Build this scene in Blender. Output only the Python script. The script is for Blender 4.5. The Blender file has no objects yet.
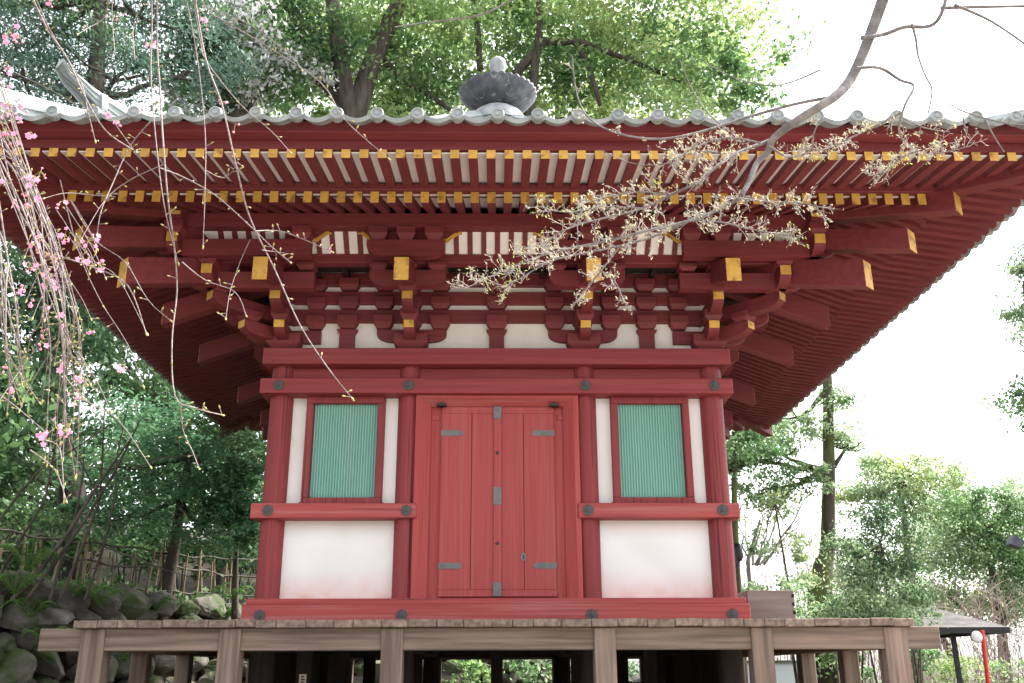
import bpy, math, random
import numpy as np
from mathutils import Vector, Matrix
R = math.radians
random.seed(7)
rng = np.random.default_rng(7)
scn = bpy.context.scene
col = scn.collection

# ------------------------------------------------------------------ camera
TILT, YAW, ROLL, FPX = 0.330, R(-0.92), R(-0.2), 962.7
CAM = Vector((0, -9.759, 1.55))
camd = bpy.data.cameras.new('camera'); cam = bpy.data.objects.new('camera', camd); col.objects.link(cam)
camd.sensor_width = 36; camd.lens = FPX * 36 / 1024; camd.clip_start = .05; camd.clip_end = 600
MR = Matrix.Rotation(YAW, 3, 'Z') @ Matrix.Rotation(math.pi / 2 + TILT, 3, 'X') @ Matrix.Rotation(ROLL, 3, 'Z')
cam.matrix_world = Matrix.Translation(CAM) @ MR.to_4x4()
scn.camera = cam
def ray(px, py): return MR @ Vector(((px - 512) / FPX, (341.5 - py) / FPX, -1))
def at(px, py, Y):                       # point in the plane y = Y behind a picture point (for placing far things)
    r = ray(px, py); return CAM + r * ((Y - CAM.y) / r.y)

# ------------------------------------------------------------------ light
SUN_EL, SUN_AZ = R(52), R(62)            # azimuth from +y towards +x: right of the hall and a little behind it
w = bpy.data.worlds.new('World'); scn.world = w; w.use_nodes = True
nt = w.node_tree; nt.nodes.clear()
sky = nt.nodes.new('ShaderNodeTexSky'); sky.sky_type = 'NISHITA'; sky.sun_disc = False
sky.sun_elevation = SUN_EL; sky.sun_rotation = SUN_AZ; sky.dust_density = 3.0; sky.air_density = 1.0
hs = nt.nodes.new('ShaderNodeHueSaturation'); hs.inputs['Saturation'].default_value = .22
bg = nt.nodes.new('ShaderNodeBackground'); bg.inputs['Strength'].default_value = .15
wo = nt.nodes.new('ShaderNodeOutputWorld')
nt.links.new(sky.outputs[0], hs.inputs['Color']); nt.links.new(hs.outputs[0], bg.inputs[0]); nt.links.new(bg.outputs[0], wo.inputs[0])
sd = bpy.data.lights.new('sun', 'SUN'); sd.energy = 3.6; sd.angle = R(12); sd.color = (1, .95, .87)
so = bpy.data.objects.new('sun', sd); col.objects.link(so)
sdir = Vector((math.sin(SUN_AZ) * math.cos(SUN_EL), math.cos(SUN_AZ) * math.cos(SUN_EL), math.sin(SUN_EL)))
so.rotation_euler = sdir.to_track_quat('Z', 'Y').to_euler(); so.location = (10, 10, 30)
scn.view_settings.view_transform = 'Standard'; scn.view_settings.look = 'None'
scn.view_settings.exposure = 2.1; scn.view_settings.gamma = 1
scn.view_settings.use_curve_mapping = False
scn.cycles.max_bounces = 8; scn.cycles.diffuse_bounces = 5; scn.cycles.transparent_max_bounces = 8
scn.cycles.use_denoising = True

# ------------------------------------------------------------------ materials
def mat(name, c1, c2, scale=(3, 3, 3), rough=.7, bump=.0, detail=6, dist=0, rnd=.0, spec=.4, c3=None, trans=None, ramp=(.35, .68), coord='Object', zstain=None, c3amt=(.58, .72), c3scale=.6, streak=None):
    m = bpy.data.materials.new(name); m.use_nodes = True
    t = m.node_tree; N = t.nodes; L = t.links; b = N['Principled BSDF']
    tc = N.new('ShaderNodeTexCoord'); mp = N.new('ShaderNodeMapping'); mp.inputs['Scale'].default_value = scale
    L.new(tc.outputs[coord], mp.inputs[0])
    nz = N.new('ShaderNodeTexNoise'); nz.inputs['Scale'].default_value = 1; nz.inputs['Detail'].default_value = detail
    nz.inputs['Distortion'].default_value = dist
    L.new(mp.outputs[0], nz.inputs['Vector'])
    oi = N.new('ShaderNodeObjectInfo')
    if rnd:                                   # every board and stone gets its own grain
        ad = N.new('ShaderNodeVectorMath'); ad.operation = 'ADD'; sc = N.new('ShaderNodeMath'); sc.operation = 'MULTIPLY'; sc.inputs[1].default_value = 40
        L.new(oi.outputs['Random'], sc.inputs[0]); L.new(mp.outputs[0], ad.inputs[0]); L.new(sc.outputs[0], ad.inputs[1]); L.new(ad.outputs[0], nz.inputs['Vector'])
    rp = N.new('ShaderNodeValToRGB'); rp.color_ramp.elements[0].position = ramp[0]; rp.color_ramp.elements[1].position = ramp[1]
    rp.color_ramp.elements[0].color = (*c1, 1); rp.color_ramp.elements[1].color = (*c2, 1)
    L.new(nz.outputs[0], rp.inputs[0]); out = rp.outputs[0]
    if c3:
        n2 = N.new('ShaderNodeTexNoise'); n2.inputs['Scale'].default_value = c3scale; n2.inputs['Detail'].default_value = 5
        L.new((ad if rnd else mp).outputs[0], n2.inputs['Vector'])
        r2 = N.new('ShaderNodeMapRange'); r2.inputs['From Min'].default_value = c3amt[0]; r2.inputs['From Max'].default_value = c3amt[1]
        L.new(n2.outputs[0], r2.inputs['Value'])
        mx = N.new('ShaderNodeMix'); mx.data_type = 'RGBA'; mx.inputs['B'].default_value = (*c3, 1)
        L.new(r2.outputs[0], mx.inputs['Factor']); L.new(out, mx.inputs['A']); out = mx.outputs['Result']
    if streak:                                # cracks and dirt drawn out along the grain
        scl, lo_, hi_, cc = streak; m3 = N.new('ShaderNodeMapping'); m3.inputs['Scale'].default_value = scl; L.new(tc.outputs['Object'], m3.inputs[0])
        n4 = N.new('ShaderNodeTexNoise'); n4.inputs['Scale'].default_value = 1; n4.inputs['Detail'].default_value = 3; L.new(m3.outputs[0], n4.inputs['Vector'])
        r4 = N.new('ShaderNodeMapRange'); r4.inputs['From Min'].default_value = lo_; r4.inputs['From Max'].default_value = hi_; L.new(n4.outputs[0], r4.inputs['Value'])
        mx = N.new('ShaderNodeMix'); mx.data_type = 'RGBA'; mx.inputs['B'].default_value = (*cc, 1); L.new(r4.outputs[0], mx.inputs['Factor']); L.new(out, mx.inputs['A']); out = mx.outputs['Result']
    if zstain:                                # red paint washed down onto the foot of the plaster
        z0, z1, sc_, amt = zstain
        sx = N.new('ShaderNodeSeparateXYZ'); L.new(tc.outputs['Object'], sx.inputs[0])
        mr = N.new('ShaderNodeMapRange'); mr.inputs['From Min'].default_value = z1; mr.inputs['From Max'].default_value = z0
        n3 = N.new('ShaderNodeTexNoise'); n3.inputs['Scale'].default_value = 5
        L.new(tc.outputs['Object'], n3.inputs['Vector'])
        pw = N.new('ShaderNodeMath'); pw.operation = 'POWER'; pw.inputs[1].default_value = 1.6
        ml = N.new('ShaderNodeMath'); ml.operation = 'MULTIPLY'; m2 = N.new('ShaderNodeMath'); m2.operation = 'MULTIPLY'; m2.inputs[1].default_value = amt
        L.new(sx.outputs[2], mr.inputs['Value']); L.new(mr.outputs[0], pw.inputs[0]); L.new(pw.outputs[0], ml.inputs[0]); L.new(n3.outputs[0], ml.inputs[1]); L.new(ml.outputs[0], m2.inputs[0])
        mx = N.new('ShaderNodeMix'); mx.data_type = 'RGBA'; mx.inputs['B'].default_value = (*sc_, 1)
        L.new(m2.outputs[0], mx.inputs['Factor']); L.new(out, mx.inputs['A']); out = mx.outputs['Result']
    if rnd:
        hv = N.new('ShaderNodeHueSaturation'); mr = N.new('ShaderNodeMapRange')
        mr.inputs['To Min'].default_value = 1 - rnd; mr.inputs['To Max'].default_value = 1 + rnd
        L.new(oi.outputs['Random'], mr.inputs['Value']); L.new(mr.outputs[0], hv.inputs['Value']); L.new(out, hv.inputs['Color']); out = hv.outputs[0]
    L.new(out, b.inputs['Base Color'])
    b.inputs['Roughness'].default_value = rough; b.inputs['Specular IOR Level'].default_value = spec
    if bump:
        bp = N.new('ShaderNodeBump'); bp.inputs['Strength'].default_value = bump; bp.inputs['Distance'].default_value = .02
        L.new(nz.outputs[0], bp.inputs['Height']); L.new(bp.outputs[0], b.inputs['Normal'])
    if trans:
        tr = N.new('ShaderNodeBsdfTranslucent'); ms = N.new('ShaderNodeMixShader'); ms.inputs[0].default_value = trans
        L.new(out, tr.inputs[0]); L.new(b.outputs[0], ms.inputs[1]); L.new(tr.outputs[0], ms.inputs[2]); L.new(ms.outputs[0], N['Material Output'].inputs[0])
    return m

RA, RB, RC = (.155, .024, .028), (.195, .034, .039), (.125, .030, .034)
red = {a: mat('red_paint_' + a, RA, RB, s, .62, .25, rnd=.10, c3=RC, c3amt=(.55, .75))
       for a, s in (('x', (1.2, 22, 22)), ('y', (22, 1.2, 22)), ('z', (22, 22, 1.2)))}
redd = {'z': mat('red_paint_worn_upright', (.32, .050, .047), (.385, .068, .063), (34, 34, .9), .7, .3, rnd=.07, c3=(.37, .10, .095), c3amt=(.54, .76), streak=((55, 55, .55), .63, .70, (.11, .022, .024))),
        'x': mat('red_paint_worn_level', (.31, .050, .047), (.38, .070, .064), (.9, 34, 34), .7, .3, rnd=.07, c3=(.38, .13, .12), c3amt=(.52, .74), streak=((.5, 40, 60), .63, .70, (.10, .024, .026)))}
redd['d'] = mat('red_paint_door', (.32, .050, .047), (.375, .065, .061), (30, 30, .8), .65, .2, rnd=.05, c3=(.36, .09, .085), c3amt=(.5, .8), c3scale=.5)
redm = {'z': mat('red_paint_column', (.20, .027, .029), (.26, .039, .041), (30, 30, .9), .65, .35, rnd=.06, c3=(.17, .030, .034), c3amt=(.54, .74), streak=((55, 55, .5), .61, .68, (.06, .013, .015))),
        'x': mat('red_paint_shaded_upper_rail', (.21, .028, .030), (.27, .041, .043), (.9, 30, 30), .65, .3, rnd=.06, c3=(.27, .060, .062), c3amt=(.54, .76), streak=((.5, 40, 60), .64, .70, (.08, .018, .02)))}  # rail, tie and plate red darkened with the shade under the eaves
gold = mat('ochre_end_paint', (.56, .31, .055), (.68, .41, .085), (9, 9, 9), .6, .05, rnd=.16, c3=(.30, .15, .035), c3amt=(.56, .68), c3scale=1.4)
plaster = mat('white_plaster', (.78, .77, .75), (.84, .83, .82), (2, 2, 2), .85, .03, zstain=(2.2, 2.56, (.72, .33, .28), 1.25), c3=(.70, .66, .62), c3amt=(.58, .8), c3scale=.45)
plaster_up = mat('white_plaster_high', (.74, .72, .68), (.82, .80, .76), (4, 4, 4), .85, .03)
boardw = mat('white_soffit_board', (.78, .76, .73), (.86, .83, .80), (5, 5, 5), .8)
teal = mat('verdigris_slats', (.19, .42, .345), (.22, .455, .385), (6, 6, .7), .7, .0, c3=(.26, .45, .395), c3amt=(.5, .8))
iron = mat('grey_iron_fitting', (.035, .033, .036), (.085, .08, .085), (14, 14, 14), .55, .2, spec=.5)
iron_pale = mat('pale_grey_hinge_plate', (.12, .115, .12), (.18, .175, .18), (10, 10, 10), .6, .1)
black = mat('blackened_metal', (.012, .012, .013), (.025, .025, .027), (8, 8, 8), .5)
wood = {a: mat('weathered_wood_' + a, (.115, .080, .062), (.23, .172, .138), s, .85, .6, rnd=.16, c3=(.28, .20, .158), c3amt=(.52, .74))
        for a, s in (('x', (1.2, 24, 24)), ('y', (24, 1.2, 24)), ('z', (24, 24, 1.2)))}
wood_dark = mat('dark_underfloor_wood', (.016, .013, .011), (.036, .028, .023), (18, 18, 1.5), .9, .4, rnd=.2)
boxwood = mat('grey_brown_box_wood', (.19, .145, .13), (.27, .215, .20), (1.5, 20, 20), .85, .3, rnd=.05)
tile = mat('grey_roof_tile', (.22, .245, .25), (.36, .39, .39), (6, 6, 6), .5, .15, rnd=.06, c3=(.22, .25, .22), c3amt=(.55, .75), spec=.5)
ridge_m = mat('sunlit_pale_ridge_tile', (.26, .29, .29), (.42, .46, .45), (5, 5, 5), .6, .2, rnd=.04, c3=(.20, .23, .21), c3amt=(.52, .66))  # paler than the roof tile: burnt-out sunlight put into the colour
bronze = mat('dark_finial_bronze', (.06, .06, .07), (.13, .13, .145), (9, 9, 3), .6, .2, c3=(.26, .27, .28), c3amt=(.6, .7), c3scale=1.3)
finialw = mat('pale_finial_stone', (.24, .255, .265), (.40, .42, .43), (7, 7, 7), .6, .2)
ground_m = mat('packed_gravel', (.24, .21, .18), (.38, .34, .30), (.9, .9, .9), .95, .3, detail=12, c3=(.20, .19, .13))
soil = mat('leafy_soil', (.022, .018, .012), (.055, .042, .026), (1.6, 1.6, 1.6), .95, .6, detail=10, c3=(.035, .055, .018))
stone = mat('mossy_boulder', (.05, .046, .039), (.19, .175, .15), (3.4, 3.4, 3.4), .95, .9, detail=12, rnd=.3, ramp=(.3, .72), c3=(.055, .08, .027), c3amt=(.47, .60), c3scale=.6)
bark = mat('grey_brown_bark', (.045, .035, .030), (.12, .095, .08), (8, 8, 1.6), .95, .8, rnd=.1)
bark_moss = mat('mossy_bark', (.04, .032, .022), (.10, .08, .05), (7, 7, 1.2), .95, .8, c3=(.10, .13, .03), c3amt=(.48, .62), c3scale=.5)
twig_m = mat('pale_twig_bark', (.115, .09, .085), (.27, .22, .21), (45, 45, 45), .75, .2)
twig_pale = mat('pale_maple_twig', (.30, .26, .245), (.48, .43, .405), (30, 30, 30), .75, .2)
bough_m = mat('smooth_grey_bough', (.10, .09, .088), (.22, .20, .195), (16, 16, 16), .8, .3)
bamboo = mat('dry_bamboo', (.20, .145, .085), (.34, .26, .165), (20, 20, 3), .7, .2, rnd=.2)
bamboo_d = mat('dark_bamboo_rail', (.05, .042, .035), (.11, .09, .07), (3, 20, 20), .7, .2, rnd=.1)
pink = mat('pink_petal', (.80, .26, .46), (.86, .46, .62), (40, 40, 40), .6, trans=.3)
bud = mat('green_bud', (.32, .34, .10), (.50, .42, .20), (40, 40, 40), .6, trans=.2)
youngleaf = mat('young_cream_leaf', (.54, .52, .30), (.74, .70, .54), (12, 12, 12), .6, trans=.25, c3=(.50, .54, .14), c3scale=.25, c3amt=(.5, .6))
red_pole_m = mat('bright_red_enamel', (.60, .03, .02), (.68, .05, .03), (5, 5, 5), .4)
whiteenamel = mat('white_enamel', (.78, .78, .76), (.82, .82, .80), (5, 5, 5), .4)
shingle = mat('brown_grey_shingles', (.045, .040, .041), (.095, .086, .086), (3, 3, 14), .85, .3, rnd=.0)
paper = mat('paper_tag', (.62, .58, .48), (.72, .68, .58), (20, 20, 20), .8)
housewall = mat('pale_house_wall', (.62, .66, .68), (.72, .75, .76), (1, 1, 1), .8)
def leafmat(name, a, b, tr=.35): return mat(name, a, b, (.8, .8, .8), .55, trans=tr, detail=4, ramp=(.3, .7), spec=.3, coord='Object')
lf_lime = leafmat('lime_leaves', (.19, .31, .10), (.34, .46, .19), .6)
lf_green = leafmat('mid_green_leaves', (.08, .17, .06), (.17, .28, .11), .45)
lf_dark = leafmat('dark_evergreen_leaves', (.035, .085, .038), (.08, .15, .062), .35)
lf_blue = leafmat('bluish_evergreen_leaves', (.075, .15, .11), (.16, .25, .19), .35)
lf_maple = leafmat('layered_maple_leaves', (.085, .20, .10), (.15, .29, .15), .45)
lf_yell = leafmat('yellow_green_leaves', (.24, .32, .11), (.38, .44, .19), .6)
lf_pale = leafmat('glare_pale_leaves', (.22, .33, .17), (.36, .46, .27), .6)  # lens glare put into the leaf colour as extra paleness
lf_fern = leafmat('fern_fronds', (.11, .25, .05), (.22, .38, .10), .4)
lf_brown = leafmat('dry_pinkish_brush', (.34, .26, .22), (.50, .40, .36), .3)
lf_white = leafmat('white_blossom', (.70, .68, .70), (.80, .78, .80), .3)

# ------------------------------------------------------------------ helpers
def tag(o, label=None, cat=None, group=None, kind=None):
    for k, v in (('label', label), ('category', cat), ('group', group), ('kind', kind)):
        if v: o[k] = v
    return o
def empty(name, loc, label, cat, group=None):
    o = bpy.data.objects.new(name, None); col.objects.link(o); o.location = loc
    return tag(o, label, cat, group)
def wloc(o):
    v = Vector((0, 0, 0))
    while o: v = v + Vector(o.location); o = o.parent
    return v
def copy_tree(o, parent=None):
    c = o.copy(); col.objects.link(c)
    if parent is not None: c.parent = parent
    for ch in list(o.children): copy_tree(ch, c)
    return c

class MB:
    """collects shapes in world space; build() links them as one mesh object"""
    def __init__(s): s.v = []; s.f = []; s.m = []; s.sm = []
    def add(s, vs, fs, m=0, smooth=False):
        n = len(s.v); s.v += [tuple(q) for q in vs]
        for f in fs: s.f.append(tuple(i + n for i in f)); s.m.append(m); s.sm.append(smooth)
    def box(s, x0, x1, y0, y1, z0, z1, m=0):
        vs = [(x, y, z) for z in (z0, z1) for y in (y0, y1) for x in (x0, x1)]
        s.add(vs, [(0, 2, 3, 1), (4, 5, 7, 6), (0, 1, 5, 4), (2, 6, 7, 3), (0, 4, 6, 2), (1, 3, 7, 5)], m); return s
    def prism(s, poly, o, u, v, n, m=0, smooth=False):
        """poly: 2-D points in (u, v) axes from origin o, extruded along the vector n (centred)"""
        o, u, v, n = map(Vector, (o, u, v, n)); k = len(poly)
        a = [o + u * p[0] + v * p[1] - n * .5 for p in poly]; b = [q + n for q in a]
        s.add(a + b, [tuple(range(k))[::-1], tuple(range(k, 2 * k))], m)
        s.add(a + b, [(i, (i + 1) % k, (i + 1) % k + k, i + k) for i in range(k)], m, smooth); return s
    def beam(s, p0, p1, w, h, m=0, cap=None):
        """beam with upright cut ends; p0, p1 = bottom centre of the ends; cap = material of a plate on the p1 end"""
        p0, p1 = Vector(p0), Vector(p1); d = p1 - p0; hd = Vector((d.x, d.y, 0)).normalized(); q = Vector((-hd.y, hd.x, 0)) * (w / 2); H = Vector((0, 0, h))
        a, b = p0, p1; vs = [a - q, a + q, a + q + H, a - q + H, b - q, b + q, b + q + H, b - q + H]
        s.add(vs, [(0, 1, 2, 3), (0, 4, 5, 1), (1, 5, 6, 2), (2, 6, 7, 3), (3, 7, 4, 0)], m)
        s.f.append(tuple(len(s.v) - 8 + i for i in (7, 6, 5, 4))); s.m.append(m if cap is None else cap); s.sm.append(False)
        return s
    def tube(s, pts, rad, n=8, m=0, cap=True, smooth=True):
        pts = [Vector(p) for p in pts]; k = len(pts)
        if not hasattr(rad, '__len__'): rad = [rad] * k
        ref = None; vs = []
        for i, p in enumerate(pts):
            t = (pts[min(i + 1, k - 1)] - pts[max(i - 1, 0)])
            t = t.normalized() if t.length > 1e-9 else Vector((0, 0, 1))
            if ref is None: ref = t.orthogonal().normalized()
            else:
                ref = ref - t * ref.dot(t); ref = ref.normalized() if ref.length > 1e-6 else t.orthogonal().normalized()
            b = t.cross(ref)
            for j in range(n):
                a = 2 * math.pi * j / n; vs.append(p + (ref * math.cos(a) + b * math.sin(a)) * rad[i])
        fs = [(i * n + j, i * n + (j + 1) % n, (i + 1) * n + (j + 1) % n, (i + 1) * n + j) for i in range(k - 1) for j in range(n)]
        s.add(vs, fs, m, smooth)
        if cap: s.add(vs[:n] + vs[-n:], [tuple(range(n))[::-1], tuple(range(n, 2 * n))], m)
        return s
    def lathe(s, prof, c, n=24, m=0, smooth=True, lobes=0, lobe_amp=0, dent=None):
        vs = []
        for (r, z) in prof:
            for j in range(n):
                a = 2 * math.pi * j / n; rr = r * (1 + lobe_amp * abs(math.sin(a * lobes / 2)) if lobes else 1)
                vs.append((c[0] + rr * math.cos(a), c[1] + rr * math.sin(a), c[2] + z))
        k = len(prof)
        s.add(vs, [(i * n + j, i * n + (j + 1) % n, (i + 1) * n + (j + 1) % n, (i + 1) * n + j) for i in range(k - 1) for j in range(n)], m, smooth)
        return s
    def blob(s, c, r, seed=0, sub=4, m=0, sq=(1, 1, 1), rot=None):
        """angular boulder: a ball cut by planes, then roughened"""
        import bmesh
        from mathutils import noise
        bm = bmesh.new(); bmesh.ops.create_icosphere(bm, subdivisions=sub, radius=1)
        rr = np.random.default_rng(seed); dirs = rr.normal(size=(13, 3)); dirs /= np.linalg.norm(dirs, axis=1)[:, None]; cut = rr.uniform(.5, .86, 13)
        M = rot if rot else Matrix.Rotation(rr.uniform(0, 6.3), 3, 'Z'); o = Vector(rr.uniform(-50, 50, 3)); vs = []
        for v in bm.verts:
            p = np.array(v.co)
            for dd, ct in zip(dirs, cut):
                e = p @ dd - ct
                if e > 0: p = p - dd * e * .93
            q = Vector(p); k = 1 + .10 * noise.noise(q * 1.6 + o) + .05 * noise.noise(q * 5 + o) + .025 * noise.noise(q * 13 + o)
            q = M @ Vector((p[0] * r * sq[0] * k, p[1] * r * sq[1] * k, p[2] * r * sq[2] * k)); vs.append(q + Vector(c))
        s.add(vs, [tuple(v.index for v in f.verts) for f in bm.faces], m, False); bm.free(); return s
    def build(s, name, mats, parent=None, bevel=0, loc=None):
        off = wloc(parent) if parent else Vector(loc or (0, 0, 0))
        me = bpy.data.meshes.new(name)
        V = np.array(s.v, dtype=float) - np.array(off)
        me.from_pydata(V.tolist(), [], s.f)
        for q in (mats if isinstance(mats, (list, tuple)) else [mats]): me.materials.append(q)
        me.polygons.foreach_set('material_index', s.m); me.polygons.foreach_set('use_smooth', s.sm)
        o = bpy.data.objects.new(name, me); col.objects.link(o)
        if parent: o.parent = parent
        else: o.location = off
        if bevel:
            b = o.modifiers.new('bevel', 'BEVEL'); b.width = bevel; b.segments = 1; b.limit_method = 'ANGLE'; b.angle_limit = R(40)
        me.update(); return o

def quads_object(name, centres, sizes, mats, parent=None, aspect=.55, flat=0., mi=None, fold=.0, droop=None):
    """leaf-shaped faces with random orientation; flat: 0 = any direction, 1 = lying level"""
    n = len(centres); C = np.asarray(centres, float)
    off = np.array(wloc(parent)) if parent else np.zeros(3)
    nr = rng.normal(size=(n, 3)); nr[:, 2] += flat * 3; nr /= np.linalg.norm(nr, axis=1)[:, None]
    tv = rng.normal(size=(n, 3))
    if droop is not None: tv = tv * .6 + np.array(droop)
    tv -= nr * (tv * nr).sum(1)[:, None]; tv /= np.linalg.norm(tv, axis=1)[:, None]
    bv = np.cross(nr, tv); S = np.asarray(sizes, float).reshape(n, 1) * .5
    P = np.empty((n, 4, 3)); P[:, 0] = C - tv * S; P[:, 1] = C + bv * S * aspect - tv * S * .1; P[:, 2] = C + tv * S; P[:, 3] = C - bv * S * aspect - tv * S * .1
    P -= off
    me = bpy.data.meshes.new(name); me.vertices.add(4 * n); me.loops.add(4 * n); me.polygons.add(n)
    me.vertices.foreach_set('co', P.ravel()); me.loops.foreach_set('vertex_index', np.arange(4 * n)); me.polygons.foreach_set('loop_start', np.arange(0, 4 * n, 4))
    for q in (mats if isinstance(mats, (list, tuple)) else [mats]): me.materials.append(q)
    if mi is not None: me.polygons.foreach_set('material_index', np.asarray(mi, np.int32))
    me.update(calc_edges=True)
    o = bpy.data.objects.new(name, me); col.objects.link(o)
    if parent: o.parent = parent
    return o

# ------------------------------------------------------------------ the setting
g = MB(); g.add([(-260, -120, 0), (260, -120, 0), (260, 300, 0), (-260, 300, 0)], [(0, 1, 2, 3)])
tag(g.build('ground', soil), kind='structure')
g = MB(); g.add([(-7.5, -30, .004), (9, -30, .004), (9, -1.7, .004), (-5.2, -1.7, .004)], [(0, 1, 2, 3)])
tag(g.build('gravel_court', ground_m), kind='structure')
WALL = [(-11, -6, 1.9), (-8.2, -2.5, 2.2), (-6.9, 0.3, 2.35), (-6.1, 3.2, 2.45), (-5.4, 6.0, 2.55), (-4.2, 8.2, 2.6), (-1.2, 9.6, 2.2), (2.0, 10.6, 1.5), (5.0, 12.0, .9), (9.5, 14.5, .3)]
def wall_at(t):
    t = max(0, min(len(WALL) - 1.001, t)); i = int(t); a, b = WALL[i], WALL[i + 1]; k = t - i
    p = Vector(a).lerp(Vector(b), k); tx = Vector((b[0] - a[0], b[1] - a[1], 0)).normalized()
    return p, tx, Vector((-tx.y, tx.x, 0))          # point (z = wall height), along, outwards (uphill)
bk = MB(); rows = []; NT = 60
for i in range(NT + 1):
    p, tx, nn = wall_at(i * (len(WALL) - 1) / NT); h = p.z; b = Vector((p.x, p.y, 0)); row = []
    for k, (o, z) in enumerate(((-.05, -.1), (.25, h * .98), (1.5, h + .1), (4, h + .6), (10, h + 2.2), (25, h + 5), (70, h + 9))):
        if h < 1: z = z * (h if k > 2 else 1)
        row.append(b + nn * o + Vector((0, 0, z + (.12 * math.sin(i * 1.7 + k * 2.1) if k > 1 else 0))))
    rows.append(row)
vs = [q for r_ in rows for q in r_]; K = 7
bk.add(vs, [(i * K + k, i * K + k + 1, (i + 1) * K + k + 1, (i + 1) * K + k) for i in range(NT) for k in range(K - 1)], 0, True)
tag(bk.build('bank_terrain', soil), kind='structure')

# ------------------------------------------------------------------ temple hall
HC = Vector((0, 2.25, 0))
T = empty('temple_hall', HC, 'red timber temple hall with wide tiled eaves and closed double doors', 'temple')
def Y(d): return -d                                    # front plane y = 0, d = distance outwards
def rotcopies(o, ks=(1, 2, 3)):
    for k in ks:
        c = copy_tree(o, T); c.rotation_euler.z = k * math.pi / 2
CX = (-2.25, -.9146, .9146, 2.25)
def part(name, mb, mats, bevel=.006, parent=T): return mb.build(name, mats, parent, bevel)

# columns
def cyl(mb, x, y, z0, z1, r, n=20, m=0): mb.tube([(x, y, z0), (x, y, z1)], r, n, m); return mb
for x in CX[1:]:                                       # three columns, then turned round the hall: twelve in all
    c = part('column', cyl(MB(), x, 0, 2.16, 4.58, .119), redm['z'], 0); rotcopies(c)
for x in CX[1:]:
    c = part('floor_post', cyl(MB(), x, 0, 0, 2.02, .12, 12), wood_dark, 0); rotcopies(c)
# horizontal members: full length on front and back, butted between them on the sides
def ring(name, z0, z1, half, dout, din, worn=True):
    md = redd if worn else redm
    f = part(name, MB().box(-half, half, Y(dout), Y(-din), z0, z1), md['x']); rotcopies(f, (2,))
    yl = 4.5 / 2 - din - .003
    s = MB().box(2.25 - din, 2.25 + dout, 2.25 - yl, 2.25 + yl, z0 + .002, z1 - .002)
    s = part(name, s, red['y']); rotcopies(s, (2,))
ring('sill_beam', 1.955, 2.157, 2.425, .25, .1)
ring('sill_rail', 2.159, 2.216, 2.405, .20, .1)
ring('head_rail', 4.263, 4.424, 2.444, .20, .1, False)
ring('tie_beam', 4.426, 4.575, 2.24, .05, .06, False)
ring('wall_plate', 4.577, 4.752, 2.44, .20, .2, False)
for a, b in ((-2.441, -.80), (.81, 2.42)):
    part('waist_rail', MB().box(a, b, Y(.17), Y(-.06), 2.988, 3.136), redd['x'])
s = part('waist_rail', MB().box(2.20, 2.42, .065, 4.435, 2.99, 3.134), red['y']); rotcopies(s, (2,))
b = part('waist_rail', MB().box(-2.42, 2.42, 4.44, 4.67, 2.988, 3.136), redd['x'])
# plaster walls
for sx in (-1, 1):
    part('plaster_panel', MB().box(*sorted((sx * 2.20, sx * .97)), Y(-.02), Y(-.14), 2.18, 4.30), plaster, 0)
for k in (1, 2, 3):
    c = MB().box(-2.2, 2.2, Y(-.02), Y(-.14), 2.18, 4.30).build('plaster_panel', plaster, T); c.rotation_euler.z = k * math.pi / 2
u = MB().box(-2.28, 2.28, Y(.005), Y(-.05), 4.74, 5.95).build('upper_plaster_wall', plaster_up, T); rotcopies(u)
part('ceiling_board', MB().box(-2.4, 2.4, -.2, 4.7, 5.95, 6.0), wood_dark, 0)
# windows
for sx in (-1, 1):
    x0, x1 = (-1.975, -1.165) if sx < 0 else (1.180, 1.997); z0, z1, t = 3.137, 4.262, .072
    f = MB(); d0, d1 = -.03, .075
    f.box(x0, x1, Y(d1), Y(d0), z0, z0 + t); f.box(x0, x1, Y(d1), Y(d0), z1 - t, z1)
    f.box(x0, x0 + t, Y(d1) + .002, Y(d0), z0 + t, z1 - t); f.box(x1 - t, x1, Y(d1) + .002, Y(d0), z0 + t, z1 - t)
    f.box(x0 - .02, x1 + .02, Y(.055), Y(d0), z0 - .001, z0 + .03)
    wn = part('window', f, redm['z'])
    s_ = MB(); n = 24; a, b_ = x0 + t, x1 - t; st = (b_ - a) / n
    for i in range(n):
        c = a + (i + .5) * st
        s_.prism([(-st * .40, 0), (st * .40, 0), (st * .16, .013), (-st * .16, .013)], (c, Y(.0), (z0 + z1) / 2), (1, 0, 0), (0, -1, 0), (0, 0, z1 - z0 - 2 * t))
    s_.box(a, b_, Y(-.004), Y(-.018), z0 + t, z1 - t)
    s_.build('slat_panel', teal, wn)
# doorway
fr = MB(); W, Z0, Z1 = .838, 2.216, 4.262
prof = [(0, 0), (0, .14), (.05, .145), (.10, .10), (.155, .055), (.155, 0)]
def jamb(sx):
    vs = []
    for (o, h) in prof: vs.append((sx * (W - o), Y(h), Z0))
    for (o, h) in prof: vs.append((sx * (W - o), Y(h), Z1 - o * .68))
    k = len(prof); fr.add(vs, [(i, (i + 1) % k, (i + 1) % k + k, i + k)[::sx] for i in range(k)] + [tuple(range(k))[::-sx]], 0)
jamb(1); jamb(-1)
vs = [(-(W - o), Y(h), Z1 - o * .68) for o, h in prof] + [((W - o), Y(h), Z1 - o * .68) for o, h in prof]; k = len(prof)
fr.add(vs, [(i, (i + 1) % k, (i + 1) % k + k, i + k) for i in range(k)], 1)
part('door_frame', fr, [redd['z'], redd['x']], .004)
for sx in (-1, 1):
    part('door_post', MB().box(*sorted((sx * .838, sx * .93)), Y(.085), Y(-.08), 2.216, 4.262), redm['z'])
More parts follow.
